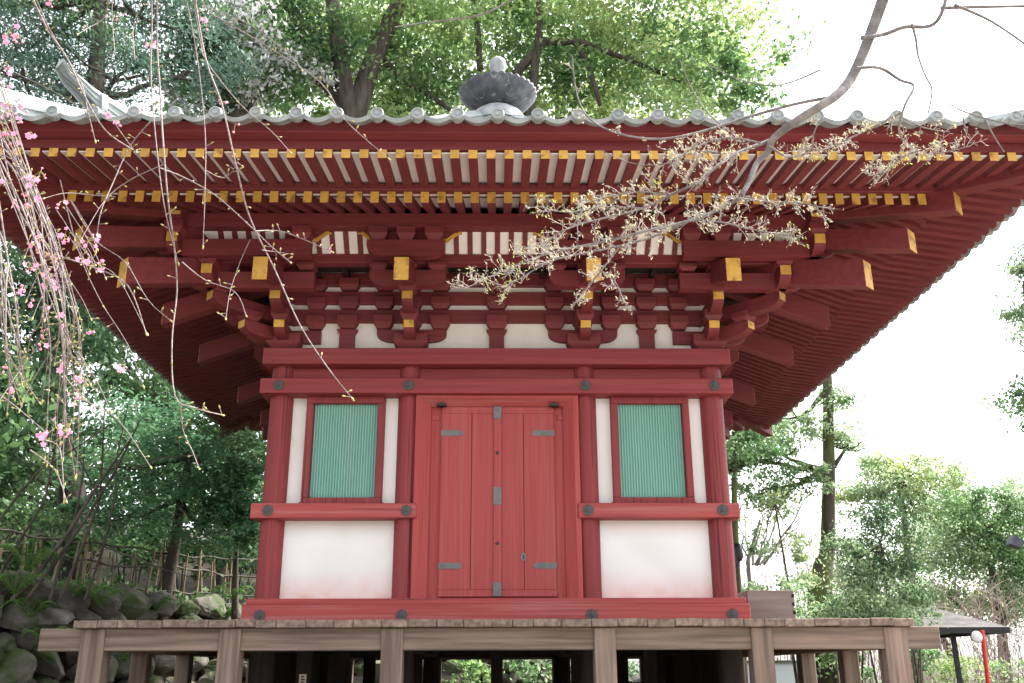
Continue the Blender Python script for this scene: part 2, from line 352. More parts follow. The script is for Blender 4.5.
bkp = MB().box(-.70, .70, Y(.012), Y(-.08), 2.2, 4.2)
bkp.box(-.683, -.60, Y(.026), Y(.0), 4.02, 4.075); bkp.box(.615, .683, Y(.026), Y(.0), 4.02, 4.075); bkp.box(.60, .683, Y(.03), Y(.0), 2.217, 2.26)
part('door_lining', bkp, redd['z'], .003)
for sx in (-1, 1):
    lf = MB(); a, b_ = (-.575, -.004) if sx < 0 else (-.002, .588)
    lf.box(a, b_, Y(.055), Y(.013), 4.085, 4.152); lf.box(a, b_, Y(.055), Y(.013), 2.240, 2.305)
    cuts = [a, -.262, b_] if sx < 0 else [a, .27, b_]
    for i in range(len(cuts) - 1):
        lf.box(cuts[i] + (.0025 if i else 0), cuts[i + 1] - .0025, Y(.055 + .002 * (i % 2)), Y(.02), 2.306, 4.084)
    leaf = part('door_leaf', lf, redd['d'], .003)
    if sx > 0:
        st_ = MB().box(-.035, .041, Y(.082), Y(.056), 2.24, 4.152); part('meeting_stile', st_, redd['d'], .004, leaf)
    for zc_ in (3.875, 2.535):
        hp = MB(); e = a if sx < 0 else b_; o = 1 if sx < 0 else -1; L_ = .235
        hp.prism([(0, -.03), (L_ - .03, -.03), (L_ - .012, -.018), (L_, 0), (L_ - .012, .018), (L_ - .03, .03), (0, .03)], (e - o * .004, Y(.059), zc_), (o, 0, 0), (0, 0, 1), (0, .007, 0))
        for q in (.05, .12, .19): hp.tube([(e + o * q, Y(.06), zc_), (e + o * q, Y(.068), zc_)], .008, 8)
        hp.build('hinge_strap', iron_pale, leaf)
    pv = MB(); e = a if sx < 0 else b_
    pv.tube([(e + .0, Y(.05), 4.14), (e, Y(.05), 4.19)], .018, 8); pv.box(e - .05, e + .05, Y(.135), Y(.03), 4.150, 4.172); pv.build('pivot_bracket', black, leaf)
    if sx > 0:
        for z0, z1 in ((4.02, 4.15), (3.13, 3.31), (2.24, 2.375)):
            part('stile_plate', MB().box(-.038, .044, Y(.088), Y(.05), z0, z1), iron_pale, .003, leaf)
        for z in (3.66, 2.75): MB().lathe([(0, .018), (.012, .014), (.018, .004), (.018, 0)], (0, 0, 0), 10).build('stud', iron, leaf)
        for o_, z in zip([c for c in leaf.children if c.name.startswith('stud')], (3.66, 2.75)):
            o_.data.transform(Matrix.Translation(-wloc(leaf) * 0)); o_.location = Vector((.003, Y(.082), z)); o_.rotation_euler = (math.pi / 2, 0, 0)
            o_.data.transform(Matrix.Translation(wloc(leaf)))
            o_.location = o_.location - wloc(leaf)
        kh = MB().prism([(.026 * math.cos(q * .7854), .042 * math.sin(q * .7854)) for q in range(8)], (.262, Y(.061), 2.62), (1, 0, 0), (0, 0, 1), (0, .006, 0))
        k_ = kh.build('keyhole_plate', iron_pale, leaf)
        MB().box(.255, .269, Y(.067), Y(.06), 2.6, 2.642).build('keyhole', black, leaf)
# flower shaped nail covers
def flower(x, z, d):
    m = MB()
    for q in range(8):
        a = q * math.pi / 4; ca, sa = math.cos(a), math.sin(a)
        m.prism([(.012, -.004), (.032, -.012), (.050, -.016), (.058, -.007), (.054, 0), (.058, .007), (.050, .016), (.032, .012), (.012, .004)], (x, Y(d + .005), z), (ca, 0, sa), (-sa, 0, ca), (0, .009 + .001 * (q % 2), 0))
    m.prism([(.015 * math.cos(q * .5236), .015 * math.sin(q * .5236)) for q in range(12)], (x, Y(d + .012), z), (1, 0, 0), (0, 0, 1), (0, .02, 0))
    return m
fl = part('flower_fitting', flower(-2.25, 2.055, .25), iron, 0)
for x, z, d in [(q, 2.055, .25) for q in (-.905, .905, 2.25)] + [(-2.27, 3.062, .17), (-.90, 3.062, .17), (.905, 3.062, .17), (2.25, 3.062, .17)] + [(q, 4.345, .20) for q in (-2.25, -.9146, .9146, 2.25)]:
    c = copy_tree(fl, T); c.location = (x + 2.25, -(d - .25), z - 2.055)

# ---- bracket complexes
BW = .112
def block(x, y, z0, h=.14, w=.2, ang=0, deep=None):
    m = MB(); ca, sa = math.cos(ang), math.sin(ang); a = w / 2; b_ = (deep or w) / 2; k = .68; z1 = z0 + h * .42; zt = z0 + h
    def ringp(sx, z): return [(x + ca * p * a * sx - sa * q * b_ * sx, y + sa * p * a * sx + ca * q * b_ * sx, z) for p, q in ((-1, -1), (1, -1), (1, 1), (-1, 1))]
    vs = ringp(k, z0) + ringp((1 + k) / 2 - .05, z0 + h * .2) + ringp(1, z1) + ringp(1, zt)
    fs = [(3, 2, 1, 0), (12, 13, 14, 15)]
    for l in range(3):
        for i in range(4): j = (i + 1) % 4; fs.append((l * 4 + i, l * 4 + j, l * 4 + 4 + j, l * 4 + 4 + i))
    m.add(vs, fs); return m
def armprof(half, z0, z1, sgn=(1, 1)):
    """bracket arm seen from the side: flat foot, rounded rise, upright tip"""
    r = min(.17, half * .5); pts = []
    hz = (z1 - z0) * .62
    for q in range(6):
        a = -math.pi / 2 + q / 5 * math.pi / 2; pts.append((half - r + r * math.cos(a), z0 + hz + hz * math.sin(a)))
    return pts + [(half, z1)]
def arm(x, y, half, z0, z1, dirv=(1, 0, 0), w=BW, both=True, back=.15, cap=False):
    m = MB(); p = armprof(half, z0, z1)
    poly = [(-a, b_) for a, b_ in p][::-1] + p if both else [(-back, z1), (-back, z0)] + p
    d = Vector(dirv).normalized(); nrm = Vector((-d.y, d.x, 0)) * w
    m.prism(poly, (x, y, 0), d, (0, 0, 1), nrm)
    if cap:
        zt = z0 + (z1 - z0) * .42; o = Vector((x, y, 0)) + d * (half + .002); q = Vector((-d.y, d.x, 0)) * (w / 2 * .96)
        a = [o - q, o + q]; up = lambda z: Vector((0, 0, z))
        vs = [a[0] + up(zt), a[1] + up(zt), a[1] + up(z1), a[0] + up(z1)]; vs += [v + d * .004 for v in vs]
        m.add(vs, [(3, 2, 1, 0), (4, 5, 6, 7), (0, 1, 5, 4), (1, 2, 6, 5), (2, 3, 7, 6), (3, 0, 4, 7)], 1)
    return m
def sub(name, mb, mats, par, bevel=.005): return mb.build(name, mats, par, bevel)
def tail(c, cy, dirv, d_end, zb, h, w, slope, d0=0):
    d = Vector((dirv[0], dirv[1], 0)); o = Vector((c, cy, 0)); L_ = d_end - d0
    return MB().beam(o + d * d0 + Vector((0, 0, zb + slope * L_)), o + d * d_end + Vector((0, 0, zb)), w, h, 0, 1)
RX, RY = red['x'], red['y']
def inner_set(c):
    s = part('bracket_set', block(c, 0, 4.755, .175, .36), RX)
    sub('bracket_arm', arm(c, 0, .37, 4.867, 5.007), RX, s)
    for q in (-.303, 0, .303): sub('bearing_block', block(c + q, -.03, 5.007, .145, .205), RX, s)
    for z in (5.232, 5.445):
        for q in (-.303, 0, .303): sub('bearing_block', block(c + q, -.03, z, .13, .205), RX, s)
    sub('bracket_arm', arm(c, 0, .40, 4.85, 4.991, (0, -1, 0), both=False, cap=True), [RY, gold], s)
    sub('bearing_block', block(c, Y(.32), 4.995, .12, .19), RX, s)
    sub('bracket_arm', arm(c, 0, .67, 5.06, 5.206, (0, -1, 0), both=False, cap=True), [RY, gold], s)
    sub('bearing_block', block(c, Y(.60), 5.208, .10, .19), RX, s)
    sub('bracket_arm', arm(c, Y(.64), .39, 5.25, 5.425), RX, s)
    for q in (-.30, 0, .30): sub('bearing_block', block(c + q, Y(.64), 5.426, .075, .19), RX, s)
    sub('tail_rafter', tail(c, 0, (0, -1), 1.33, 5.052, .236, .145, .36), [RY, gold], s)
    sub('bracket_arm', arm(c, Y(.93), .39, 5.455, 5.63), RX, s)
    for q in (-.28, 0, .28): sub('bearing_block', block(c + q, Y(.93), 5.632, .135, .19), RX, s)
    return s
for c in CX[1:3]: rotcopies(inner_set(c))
def corner_set():
    c = 2.25; s = part('bracket_set', block(c, 0, 4.755, .175, .36), RX); dg = (.7071, -.7071, 0); r2 = math.sqrt(2)
    for dv, M_ in (((0, -1, 0), RY), ((1, 0, 0), RX)):
        back = .37
        for (h_, z0, z1) in ((.40, 4.85, 4.991), (.67, 5.06, 5.206)):
            sub('bracket_arm', arm(c, 0, h_, z0, z1, dv, both=False, back=back, cap=True), [M_, gold], s)
        sub('bearing_block', block(c + dv[0] * .32, dv[1] * .32, 4.995, .12, .19), RX, s)
        sub('bearing_block', block(c + dv[0] * .60, dv[1] * .60, 5.208, .10, .19), RX, s)
        sub('tail_rafter', tail(c, 0, dv, 1.33, 5.052, .236, .145, .36), [M_, gold], s)
        inw = Vector((-1, 0, 0)) if dv[1] else Vector((0, 1, 0))      # along the wall, away from the corner
        for z, h_ in ((5.007, .145), (5.232, .13), (5.445, .13)):
            q = inw * .303 + Vector((c, 0, 0)); sub('bearing_block', block(q.x, q.y - (.03 if dv[1] else 0), z, h_, .205), RX, s)
        o = Vector((c, 0, 0)) + Vector(dv) * .64
        # arms along the eave lines, crossing at the corner with painted tips
        for dd, z0, z1 in ((.64, 5.225, 5.40), (.93, 5.455, 5.63)):
            o = Vector((c, 0, 0)) + Vector(dv) * dd; tip = dd + (.26 if dd < .9 else .22)
            a = arm(o.x, o.y, tip, z0, z1, tuple(-inw), both=False, back=.39, cap=True)
            sub('bracket_arm', a, [RX if dv[1] else RY, gold], s)
        for q in ((-.30, 0) if dv[1] else (-.30,)):
            o = Vector((c, 0, 0)) + Vector(dv) * .64 - inw * q
            sub('bearing_block', block(o.x, o.y, 5.426, .075, .19), RX, s)
            o = Vector((c, 0, 0)) + Vector(dv) * .93 - inw * q
            sub('bearing_block', block(o.x, o.y, 5.632, .135, .19), RX, s)
    for dv, inw in (((0, -1, 0), Vector((-1, 0, 0))), ((1, 0, 0), Vector((0, 1, 0)))):
        for dd, tp, zz, hh in ((.64, .82, 5.402, .09), (.93, 1.07, 5.632, .13)):
            o = Vector((c, 0, 0)) + Vector(dv) * dd - inw * tp; sub('bearing_block', block(o.x, o.y, zz, hh, .18), RX, s)
    for h_, z0, z1, zb in ((.385 * r2, 4.85, 4.985, 4.99), (.655 * r2, 5.055, 5.20, 5.205)):
        sub('bracket_arm', arm(c, 0, h_, z0, z1, dg, both=False, cap=True, w=.125), [RX, gold], s)
        sub('bearing_block', block(c + (h_ - .08) * dg[0], (h_ - .08) * dg[1], zb, .11, .19, R(45)), RX, s)
    sub('tail_rafter', tail(c, 0, (1, -1), 1.30, 4.993, .275, .17, .43), [RX, gold], s)
    sub('tail_rafter', tail(c, 0, (1, -1), 1.62, 5.231, .215, .17, .45, .3), [RX, gold], s)
    return s
rotcopies(corner_set())
def strut_set(x):
    s = part('strut', MB().prism([(-.08, 4.753), (.08, 4.753), (.08, 4.95), (.11, 5.0), (.11, 5.006), (-.11, 5.006), (-.11, 5.0), (-.08, 4.95)], (x, Y(.02), 0), (1, 0, 0), (0, 0, 1), (0, .1, 0)), RX)
    for z, h_ in ((5.007, .145), (5.232, .13), (5.445, .13)): sub('bearing_block', block(x, -.03, z, h_, .22), RX, s)
    return s
for x in (-1.60, -.008, 1.60): rotcopies(strut_set(x))
for z0, z1 in ((5.09, 5.232), (5.30, 5.440), (5.51, 5.66)):
    f = part('bracket_beam', MB().box(-2.30, 2.30, Y(.06), Y(-.0), z0, z1), RX); rotcopies(f)
f = part('bracket_beam', MB().box(-2.25 - .64 + .06, 2.25 + .64 - .06, Y(.70), Y(.58), 5.50, 5.60), RX); rotcopies(f)
# sloping slatted cove between the stepped beam and the purlin
cv = MB(); X0 = 2.25 + .60
cv.add([(-X0, Y(.68), 5.60), (X0, Y(.68), 5.60), (X0 + .2, Y(.88), 5.79), (-X0 - .2, Y(.88), 5.79)], [(0, 1, 2, 3), (3, 2, 1, 0)][:1], 1)
n = 40; pit = 5.6 / n
for i in range(n + 1):
    x = -2.8 + i * pit; cv.beam((x, Y(.66), 5.56), (x, Y(.875), 5.76), .052, .03)
cove = part('slatted_cove', cv, [RX, boardw], 0)
rotcopies(cove)
for c0, c1 in ((-1.85, -1.25), (-.53, .53), (1.25, 1.85)):
    for x, sg in ((c0, 1), (c1, -1)):
        t_ = MB().prism([(-.03, -.015), (.02, -.015), (.135, .072), (.17, .072), (.17, .102), (.12, .102), (.01, .018), (-.03, .018)], (x, Y(.862), 5.672), (sg, 0, 0), (0, 0, 1), (0, .02, 0))
        part('corner_trim', t_, gold, 0)
        part('cove_end_board', MB().prism([(-.30, -.08), (-.032, -.08), (-.032, .02), (.008, .020), (.12, .104), (-.30, .104)], (x, Y(.850), 5.670), (sg, 0, 0), (0, 0, 1), (0, .03, 0)), RX)
# lid over the stepped brackets
lid = MB(); lid.add([(-2.3, Y(.05), 5.67), (2.3, Y(.05), 5.67), (2.9, Y(.66), 5.61), (-2.9, Y(.66), 5.61)], [(0, 1, 2, 3)])
for i in range(16): lid.box(-2.25 + i * .3, -2.2 + i * .3, Y(.6), Y(.05), 5.60, 5.625)
rotcopies(part('coved_ceiling', lid, wood_dark, 0))
# purlins
def purlin(z0, z1, M_):
    e = 2.25 + 1.15; f = MB().box(-e, e, Y(.995), Y(.865), z0, z1)
    for sx in (-1, 1): f.box(*sorted((sx * (e + .001), sx * (e + .006))), Y(.985), Y(.875), z0 + .045, z1 - .004, 1)
    return f
pf = part('purlin', purlin(5.770, 5.915, RX), [RX, gold]); rotcopies(pf, (2,))
pf = part('purlin', purlin(5.773, 5.912, RX), [RX, gold]); pf.rotation_euler.z = math.pi / 2; rotcopies(pf, (3,))

# ---- rafters
zr = lambda d: 5.596 + .371 * (1.85 - d)               # underside of the base rafters
zf = lambda d: 5.629 + .149 * (2.6 - d)                # underside of the flying rafters
PITCH = .1525
proto = {}
def front_rafter(kind, x):
    if kind == 'base_rafter':
        d1, w, h, z, mn = 1.85, .076, .112, zr, -.12
    else: d1, w, h, z, mn = 2.60, .076, .081, zf, 1.55
    d0 = max(mn, abs(x) - 2.25 + .06)
    if d0 > d1 - .1: return None
    return (x, d0, d1, w, h, z)
def rafter_mb(m, a, k):
    x, d0, d1, w, h, z = a
    t = MB(); t.beam((x, Y(d0), z(d0)), (x, Y(d1), z(d1)), w, h, 0, 1)
    Rm = Matrix.Rotation(k * math.pi / 2, 3, 'Z')
    m.add([Rm @ (Vector(v) - HC) + HC for v in t.v], t.f, 0); m.m[-len(t.f):] = t.m
    return m
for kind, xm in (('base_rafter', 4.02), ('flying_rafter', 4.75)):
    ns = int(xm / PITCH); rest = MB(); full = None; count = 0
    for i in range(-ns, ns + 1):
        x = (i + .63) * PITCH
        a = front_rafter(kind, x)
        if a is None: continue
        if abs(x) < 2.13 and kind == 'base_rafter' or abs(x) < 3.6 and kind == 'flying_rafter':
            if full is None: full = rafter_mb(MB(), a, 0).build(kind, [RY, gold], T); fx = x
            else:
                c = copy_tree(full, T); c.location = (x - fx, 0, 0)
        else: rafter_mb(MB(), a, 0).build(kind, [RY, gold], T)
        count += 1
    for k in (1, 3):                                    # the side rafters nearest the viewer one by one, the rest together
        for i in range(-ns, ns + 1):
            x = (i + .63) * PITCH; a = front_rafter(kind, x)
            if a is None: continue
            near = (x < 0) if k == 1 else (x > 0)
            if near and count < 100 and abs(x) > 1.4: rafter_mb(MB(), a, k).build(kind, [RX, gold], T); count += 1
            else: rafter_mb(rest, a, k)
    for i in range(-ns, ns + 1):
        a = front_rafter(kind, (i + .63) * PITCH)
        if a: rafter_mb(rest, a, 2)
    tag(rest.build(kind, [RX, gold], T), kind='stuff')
def frustum(name, d0, d1, zfun, th, m, parent=T):
    h0, h1 = 2.25 + d0, 2.25 + d1; q = MB()
    for k in range(4):
        Rm = Matrix.Rotation(k * math.pi / 2, 3, 'Z')
        p = [Vector((-h0, -h0, zfun(d0))), Vector((h0, -h0, zfun(d0))), Vector((h1, -h1, zfun(d1))), Vector((-h1, -h1, zfun(d1)))]
        p = [Rm @ v + HC for v in p]; p += [v + Vector((0, 0, th)) for v in p]
        q.add(p, [(0, 1, 2, 3), (7, 6, 5, 4), (3, 2, 6, 7)])
    return q.build(name, m, parent)
frustum('soffit_board', -.2, 1.80, lambda d: zr(d) + .080, .015, boardw)
frustum('soffit_board', 1.70, 2.56, lambda d: zf(d) + .060, .012, boardw)
def eavebox(name, d0, d1, z0, z1, m):                   # mitred length along the front eave, turned to all four sides
    h0, h1 = 2.25 + d0, 2.25 + d1
    p = [(-h0, Y(d0)), (h0, Y(d0)), (h1, Y(d1)), (-h1, Y(d1))]
    q = MB(); q.add([(a, b_, z0) for a, b_ in p] + [(a, b_, z1) for a, b_ in p], [(0, 1, 2, 3), (7, 6, 5, 4), (0, 4, 5, 1), (1, 5, 6, 2), (2, 6, 7, 3), (3, 7, 4, 0)])
    o = part(name, q, m, .004); rotcopies(o)
eavebox('rafter_rail', 1.72, 1.885, 5.712, 5.775, RX)
eavebox('eave_fascia', 2.46, 2.592, 5.718, 5.802, RX)
eavebox('eave_fascia', 2.40, 2.72, 5.804, 5.905, RX)
hp = part('hip_rafter', MB().beam((2.25 + .6, Y(.6), zr(.6) - .09), (2.25 + 1.94, Y(1.94), 5.47), .17, .21, 0, 1), [RX, gold]); rotcopies(hp)
hp = part('hip_rafter', MB().beam((2.25 + 1.55, Y(1.55), zf(1.55) - .06), (2.25 + 2.66, Y(2.66), zf(2.66) - .08), .15, .17, 0, 1), [RX, gold]); rotcopies(hp)

# ---- tiled roof
U1 = 5.13; RZ = lambda u: 5.862 + 3.1 * max(0, (U1 - u) / U1) ** 1.45
TP = .33; nr_ = 15
def tprof(x):                                           # a round cover tile every TP, a sagging pan between
    t = (x / TP + .5) % 1 - .5; ax = abs(t) * TP
    if ax < .052: return math.sqrt(max(0, .052 ** 2 - ax ** 2)) * 1.05 + .018
    q = (ax - .052) / (TP / 2 - .052); return .018 - .042 * math.sin(q * math.pi / 2)
rf = MB(); xs = []
for i in range(-nr_ - 1, nr_ + 1):
    for q in (0, .06, .11, .15, .165, .22, .32, .42, .5, .58, .68, .78, .835, .85, .89, .94): xs.append((i + q) * TP)
xs = [x for x in xs if abs(x) <= U1 - .01]; NU = 14
for k in range(4):
    Rm = Matrix.Rotation(k * math.pi / 2, 3, 'Z'); vs = []
    for x in xs:
        for j in range(NU):
            u_ = U1 + (abs(x) - U1) * j / (NU - 1); vs.append(Rm @ Vector((x, -u_, RZ(u_) + tprof(x))) + HC)
    n_ = len(xs)
    rf.add(vs, [(i * NU + j, (i + 1) * NU + j, (i + 1) * NU + j + 1, i * NU + j + 1) for i in range(n_ - 1) for j in range(NU - 1)], 0, True)
    lo = []
    for x in xs:
        z = RZ(U1) + tprof(x); ax = abs((x / TP + .5) % 1 - .5) * TP
        lo.append(Rm @ Vector((x, -U1, z)) + HC); lo.append(Rm @ Vector((x, -U1 + .012, (z - .036) if ax >= .05 else RZ(U1) - .03)) + HC); lo.append(Rm @ Vector((x, -U1 + .14, 5.912)) + HC)
    rf.add(lo, [(i * 3 + c, i * 3 + c + 1, i * 3 + c + 4, i * 3 + c + 3) for i in range(n_ - 1) for c in range(2)], 0, False)
roof = part('tiled_roof', rf, tile, 0)
et = None
def endtile_mb(x):
    m = MB(); prof_ = [(.0, .012), (.016, .012), (.020, .004), (.036, .004), (.040, .014), (.050, .014), (.056, 0), (.056, -.06)]
    for i, (r_, o) in enumerate(prof_): pass
    n_ = 20; vs = []
    for r_, o in prof_:
        for j in range(n_): a = 2 * math.pi * j / n_; vs.append((x + r_ * math.cos(a), Y(2.885 + o), RZ(U1) + .018 + r_ * math.sin(a)))
    m.add(vs, [(i * n_ + j, i * n_ + (j + 1) % n_, (i + 1) * n_ + (j + 1) % n_, (i + 1) * n_ + j) for i in range(len(prof_) - 1) for j in range(n_)], 0, False)
    return m
et = endtile_mb(0).build('end_tile', tile, roof)
for k in (0, 1, 3):
    for i in range(-nr_, nr_ + 1):
        if k == 0 and i == 0: continue
        c = copy_tree(et, roof); c.rotation_euler.z = k * math.pi / 2; c.location = Matrix.Rotation(k * math.pi / 2, 3, 'Z') @ Vector((i * TP, 0, 0))
# corner ridges with an upturned upper tier
def ridge(horn=True):
    m = MB(); ws = .13; st_ = []; low = 1 if horn else .5
    for u_, hh in ((5.10, .56), (4.85, .56), (4.5, .53), (4.2, .46), (4.0, .42), (3.6, .36), (3.0, .30), (2.2, .26), (1.2, .25), (.3, .25)):
        st_.append((u_, RZ(u_) - .03, RZ(u_) + max(.2, hh * low)))
    sec = [(-1.3, 0), (-1.02, .02), (-1.02, .30), (-1.22, .31), (-1.22, .36), (-1.02, .37), (-1.02, .58), (-1.2, .59), (-1.2, .64), (-.95, .66), (-.6, .93), (0, 1), (.6, .93), (.95, .66), (1.2, .64), (1.2, .59), (1.02, .58), (1.02, .37), (1.22, .36), (1.22, .31), (1.02, .30), (1.02, .02), (1.3, 0)]
    def loft(st_, ws):
        vs = []; k = len(sec)
        for u_, z0, z1 in st_:
            c = HC + Vector((u_, -u_, 0)); q = Vector((.7071, .7071, 0)) * ws
            for a, b_ in sec: vs.append(c + q * a + Vector((0, 0, z0 + (z1 - z0) * b_)))
        n_ = len(st_)
        m.add(vs, [(i * k + j, i * k + j + 1, (i + 1) * k + j + 1, (i + 1) * k + j) for i in range(n_ - 1) for j in range(k - 1)], 0, False)
        m.add(vs[:k], [tuple(range(k))], 0); m.add(vs[-k:], [tuple(range(k))[::-1]], 0)
    loft(st_, ws)
    if horn: loft([(4.16, RZ(4.1) + .83, RZ(4.1) + .89), (4.10, RZ(4.1) + .72, RZ(4.1) + .83), (4.02, RZ(4.) + .60, RZ(4.) + .75), (3.94, RZ(3.94) + .49, RZ(3.94) + .67), (3.84, RZ(3.84) + .36, RZ(3.84) + .59), (3.7, RZ(3.7) + .2, RZ(3.7) + .50), (3.4, RZ(3.4) + .18, RZ(3.4) + .40), (2.8, RZ(2.8) + .15, RZ(2.8) + .33), (1.5, RZ(1.5) + .1, RZ(1.5) + .28), (.3, RZ(.3) + .1, RZ(.3) + .28)], .075)
    return m
rg = ridge(False).build('hip_ridge', ridge_m, roof)
c = copy_tree(rg, roof); c.rotation_euler.z = math.pi / 2
rg = ridge().build('hip_ridge', ridge_m, roof); rg.rotation_euler.z = -math.pi / 2
c = copy_tree(rg, roof); c.rotation_euler.z = math.pi
gb = MB()                                               # demon tile board closing the upper ridge
gb.prism([(-.13, -.22), (.13, -.22), (.15, .0), (.10, .16), (0, .20), (-.10, .16), (-.15, 0)], HC + Vector((3.86, -3.86, RZ(3.86) + .40)), (.7071, .7071, 0), (0, 0, 1), (.04, -.04, 0))
gb = gb.build('ridge_end_tile', ridge_m, roof); gb.rotation_euler.z = -math.pi / 2
c = copy_tree(gb, roof); c.rotation_euler.z = math.pi
# finial
fin = MB().box(-.36, .36, HC.y - .36, HC.y + .36, 8.72, 8.90).build('finial', finialw, T, .02)
MB().lathe([(.42, 8.86), (.41, 8.97), (.36, 9.06), (.28, 9.125), (.18, 9.165), (.1, 9.18), (.09, 9.35)], (HC.x, HC.y, 0), 28).build('finial_dome', finialw, fin)
lt = MB(); n_ = 160; vs = []
PR = [(.10, 9.19), (.24, 9.205), (.37, 9.25), (.48, 9.33), (.545, 9.415), (.56, 9.447), (.54, 9.452), (.40, 9.44), (.2, 9.44), (.05, 9.45)]
for r_, z in PR:
    for j in range(n_):
        a = 2 * math.pi * j / n_; pet = abs(math.sin(a * 16)) ** .6; k_ = max(0, (r_ - .2) / .36); rr = r_ * (1 + .035 * k_ * (pet - .5)); vs.append((HC.x + rr * math.cos(a), HC.y + rr * math.sin(a), z - .016 * k_ * (1 - pet)))
lt.add(vs, [(i * n_ + j, i * n_ + (j + 1) % n_, (i + 1) * n_ + (j + 1) % n_, (i + 1) * n_ + j) for i in range(len(PR) - 1) for j in range(n_)], 0, True)
lt.build('lotus_petals', bronze, fin)
MB().lathe([(.06, 9.42), (.09, 9.55), (.07, 9.70), (.07, 9.80), (.105, 9.85), (.125, 9.93), (.11, 10.0), (.06, 10.05), (0, 10.065)], (HC.x, HC.y, 0), 24).build('jewel_ball', finialw, fin)

# ------------------------------------------------------------------ veranda
V = empty('wooden_veranda', (0, 2.25, 0), 'weathered grey timber veranda on square posts running round the hall', 'veranda')
E0, HB = 1.22, 3.40
bx = 2.25 + 1.30
i = 0; x = -bx
while x < bx - .05:                                     # boards lie across, their sawn ends to the front
    w_ = min(random.uniform(.16, .27), bx - x); dz = random.uniform(-.004, .004); dd = random.uniform(-.006, .01)
    MB().box(x, x + w_ - .003, Y(1.30 + dd), Y(.255), 1.905 + dz, 1.968 + dz).build('deck_board', wood['y'], V, .006); x += w_
for k, sx in ((1, 1), (3, -1)):
    y = -.25
    while y < 4.75:
        w_ = random.uniform(.17, .26); MB().box(*sorted((sx * 2.51, sx * bx)), y, y + w_ - .003, 1.905, 1.968).build('deck_board', wood['x'], V, .006); y += w_
tag(MB().box(-bx, bx, 4.76, 5.8, 1.905, 1.968).build('deck_board', wood['y'], V), kind='stuff')
MB().box(-3.855, 3.785, Y(1.225), Y(1.06), 1.72, 1.9045).build('edge_beam', wood['x'], V, .008)
MB().box(-3.8, 3.8, 5.56, 5.72, 1.72, 1.9045).build('edge_beam', wood['x'], V, .008)
for sx in (-1, 1):
    MB().box(*sorted((sx * 3.32, sx * 3.48)), -1.055, 5.555, 1.722, 1.902).build('edge_beam', wood['y'], V, .008)
    for yy in (-1.05, 5.56):
        pass
for x in (-2.25, -.915, .915, 2.25):
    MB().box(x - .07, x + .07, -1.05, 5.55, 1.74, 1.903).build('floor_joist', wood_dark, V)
def vpost(x, y, w_=.17):
    w2 = w_ / 2; m = MB()
    m.add([(x + a * w2 * s, y + b_ * w2 * s, z) for z, s in ((0, 1.0), (1.90, .95)) for a, b_ in ((-1, -1), (1, -1), (1, 1), (-1, 1))],
          [(0, 1, 5, 4), (1, 2, 6, 5), (2, 3, 7, 6), (3, 0, 4, 7), (4, 5, 6, 7)])
    return m.build('post', wood['z'], V, .008)
for x, w_ in ((-2.25, .19), (-.885, .19), (.915, .19), (2.25, .19)): vpost(x, -1.165, w_)
for x in (-3.40, 3.40):
    vpost(x, -1.145, .21)
    for y in (0, 1.335, 3.165, 4.5, 5.64): vpost(x, y, .16)
for x in (-2.25, -.915, .915, 2.25): vpost(x, 5.64, .16)
for x, y in ((-1.62, .9), (-1.62, 3.2), (0.0, 2.25), (1.6, .9), (1.6, 3.2), (-.95, 2.25), (.95, 2.25)):
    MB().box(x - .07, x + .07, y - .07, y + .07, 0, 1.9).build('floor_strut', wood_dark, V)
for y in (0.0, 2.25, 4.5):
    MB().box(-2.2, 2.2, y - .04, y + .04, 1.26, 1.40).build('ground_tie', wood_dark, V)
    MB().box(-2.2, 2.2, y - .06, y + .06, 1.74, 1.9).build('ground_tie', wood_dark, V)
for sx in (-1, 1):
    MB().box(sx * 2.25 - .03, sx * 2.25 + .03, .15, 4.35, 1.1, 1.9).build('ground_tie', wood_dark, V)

# small things round the hall
t_ = MB(); t_.box(-1.915, -1.845, .15, .158, 1.36, 1.53)
for i in range(5): t_.box(-1.895, -1.868 + .008 * (i % 2), .1475, .1495, 1.395 + i * .026, 1.409 + i * .026, 1)
tag(t_.build('paper_tag', [paper, black]), 'small upright paper tag hanging in the dark space under the veranda', 'tag')
MBp = MB().box(-1.95, -1.81, .16, .24, 0, 1.9).build('floor_strut', wood_dark, V)
cb = empty('wooden_box', (2.72, .2, 1.968), 'open grey-brown wooden box with jointed corners on the veranda beside the right column', 'box')
MB().box(2.475, 2.935, .02, .045, 1.969, 2.30).build('front_board', boxwood, cb, .004)
MB().box(2.475, 2.935, .48, .505, 1.969, 2.30).build('back_board', boxwood, cb, .004)
for x in (2.475, 2.91):
    m = MB().box(x, x + .025, .046, .479, 1.969, 2.30)
    m.build('side_board', boxwood, cb, .004)
jt = MB()
for i in range(4): jt.box(2.912, 2.938, .0165, .0195, 1.99 + i * .08, 2.025 + i * .08)
jt.build('corner_joint', wood_dark, cb)
MB().box(2.30, 2.47, .5, .53, 1.97, 2.26).build('lid_board', wood_dark, cb)
lp = empty('wall_lamp', (2.46, 1.0, 2.55), 'small black lamp fixed to the right wall of the hall behind the corner column', 'lamp')
MB().lathe([(0, .10), (.03, .095), (.045, .04), (.05, -.04), (.03, -.08), (0, -.09)], (2.50, .35, 2.70), 14).build('lamp_head', black, lp)
MB().tube([(2.36, .35, 2.74), (2.44, .35, 2.80), (2.50, .35, 2.78)], .012, 6).build('lamp_arm', black, lp)
MB().tube([(2.50, .35, 2.64), (2.47, .35, 2.55)], .022, 8).build('lamp_cap', black, lp)

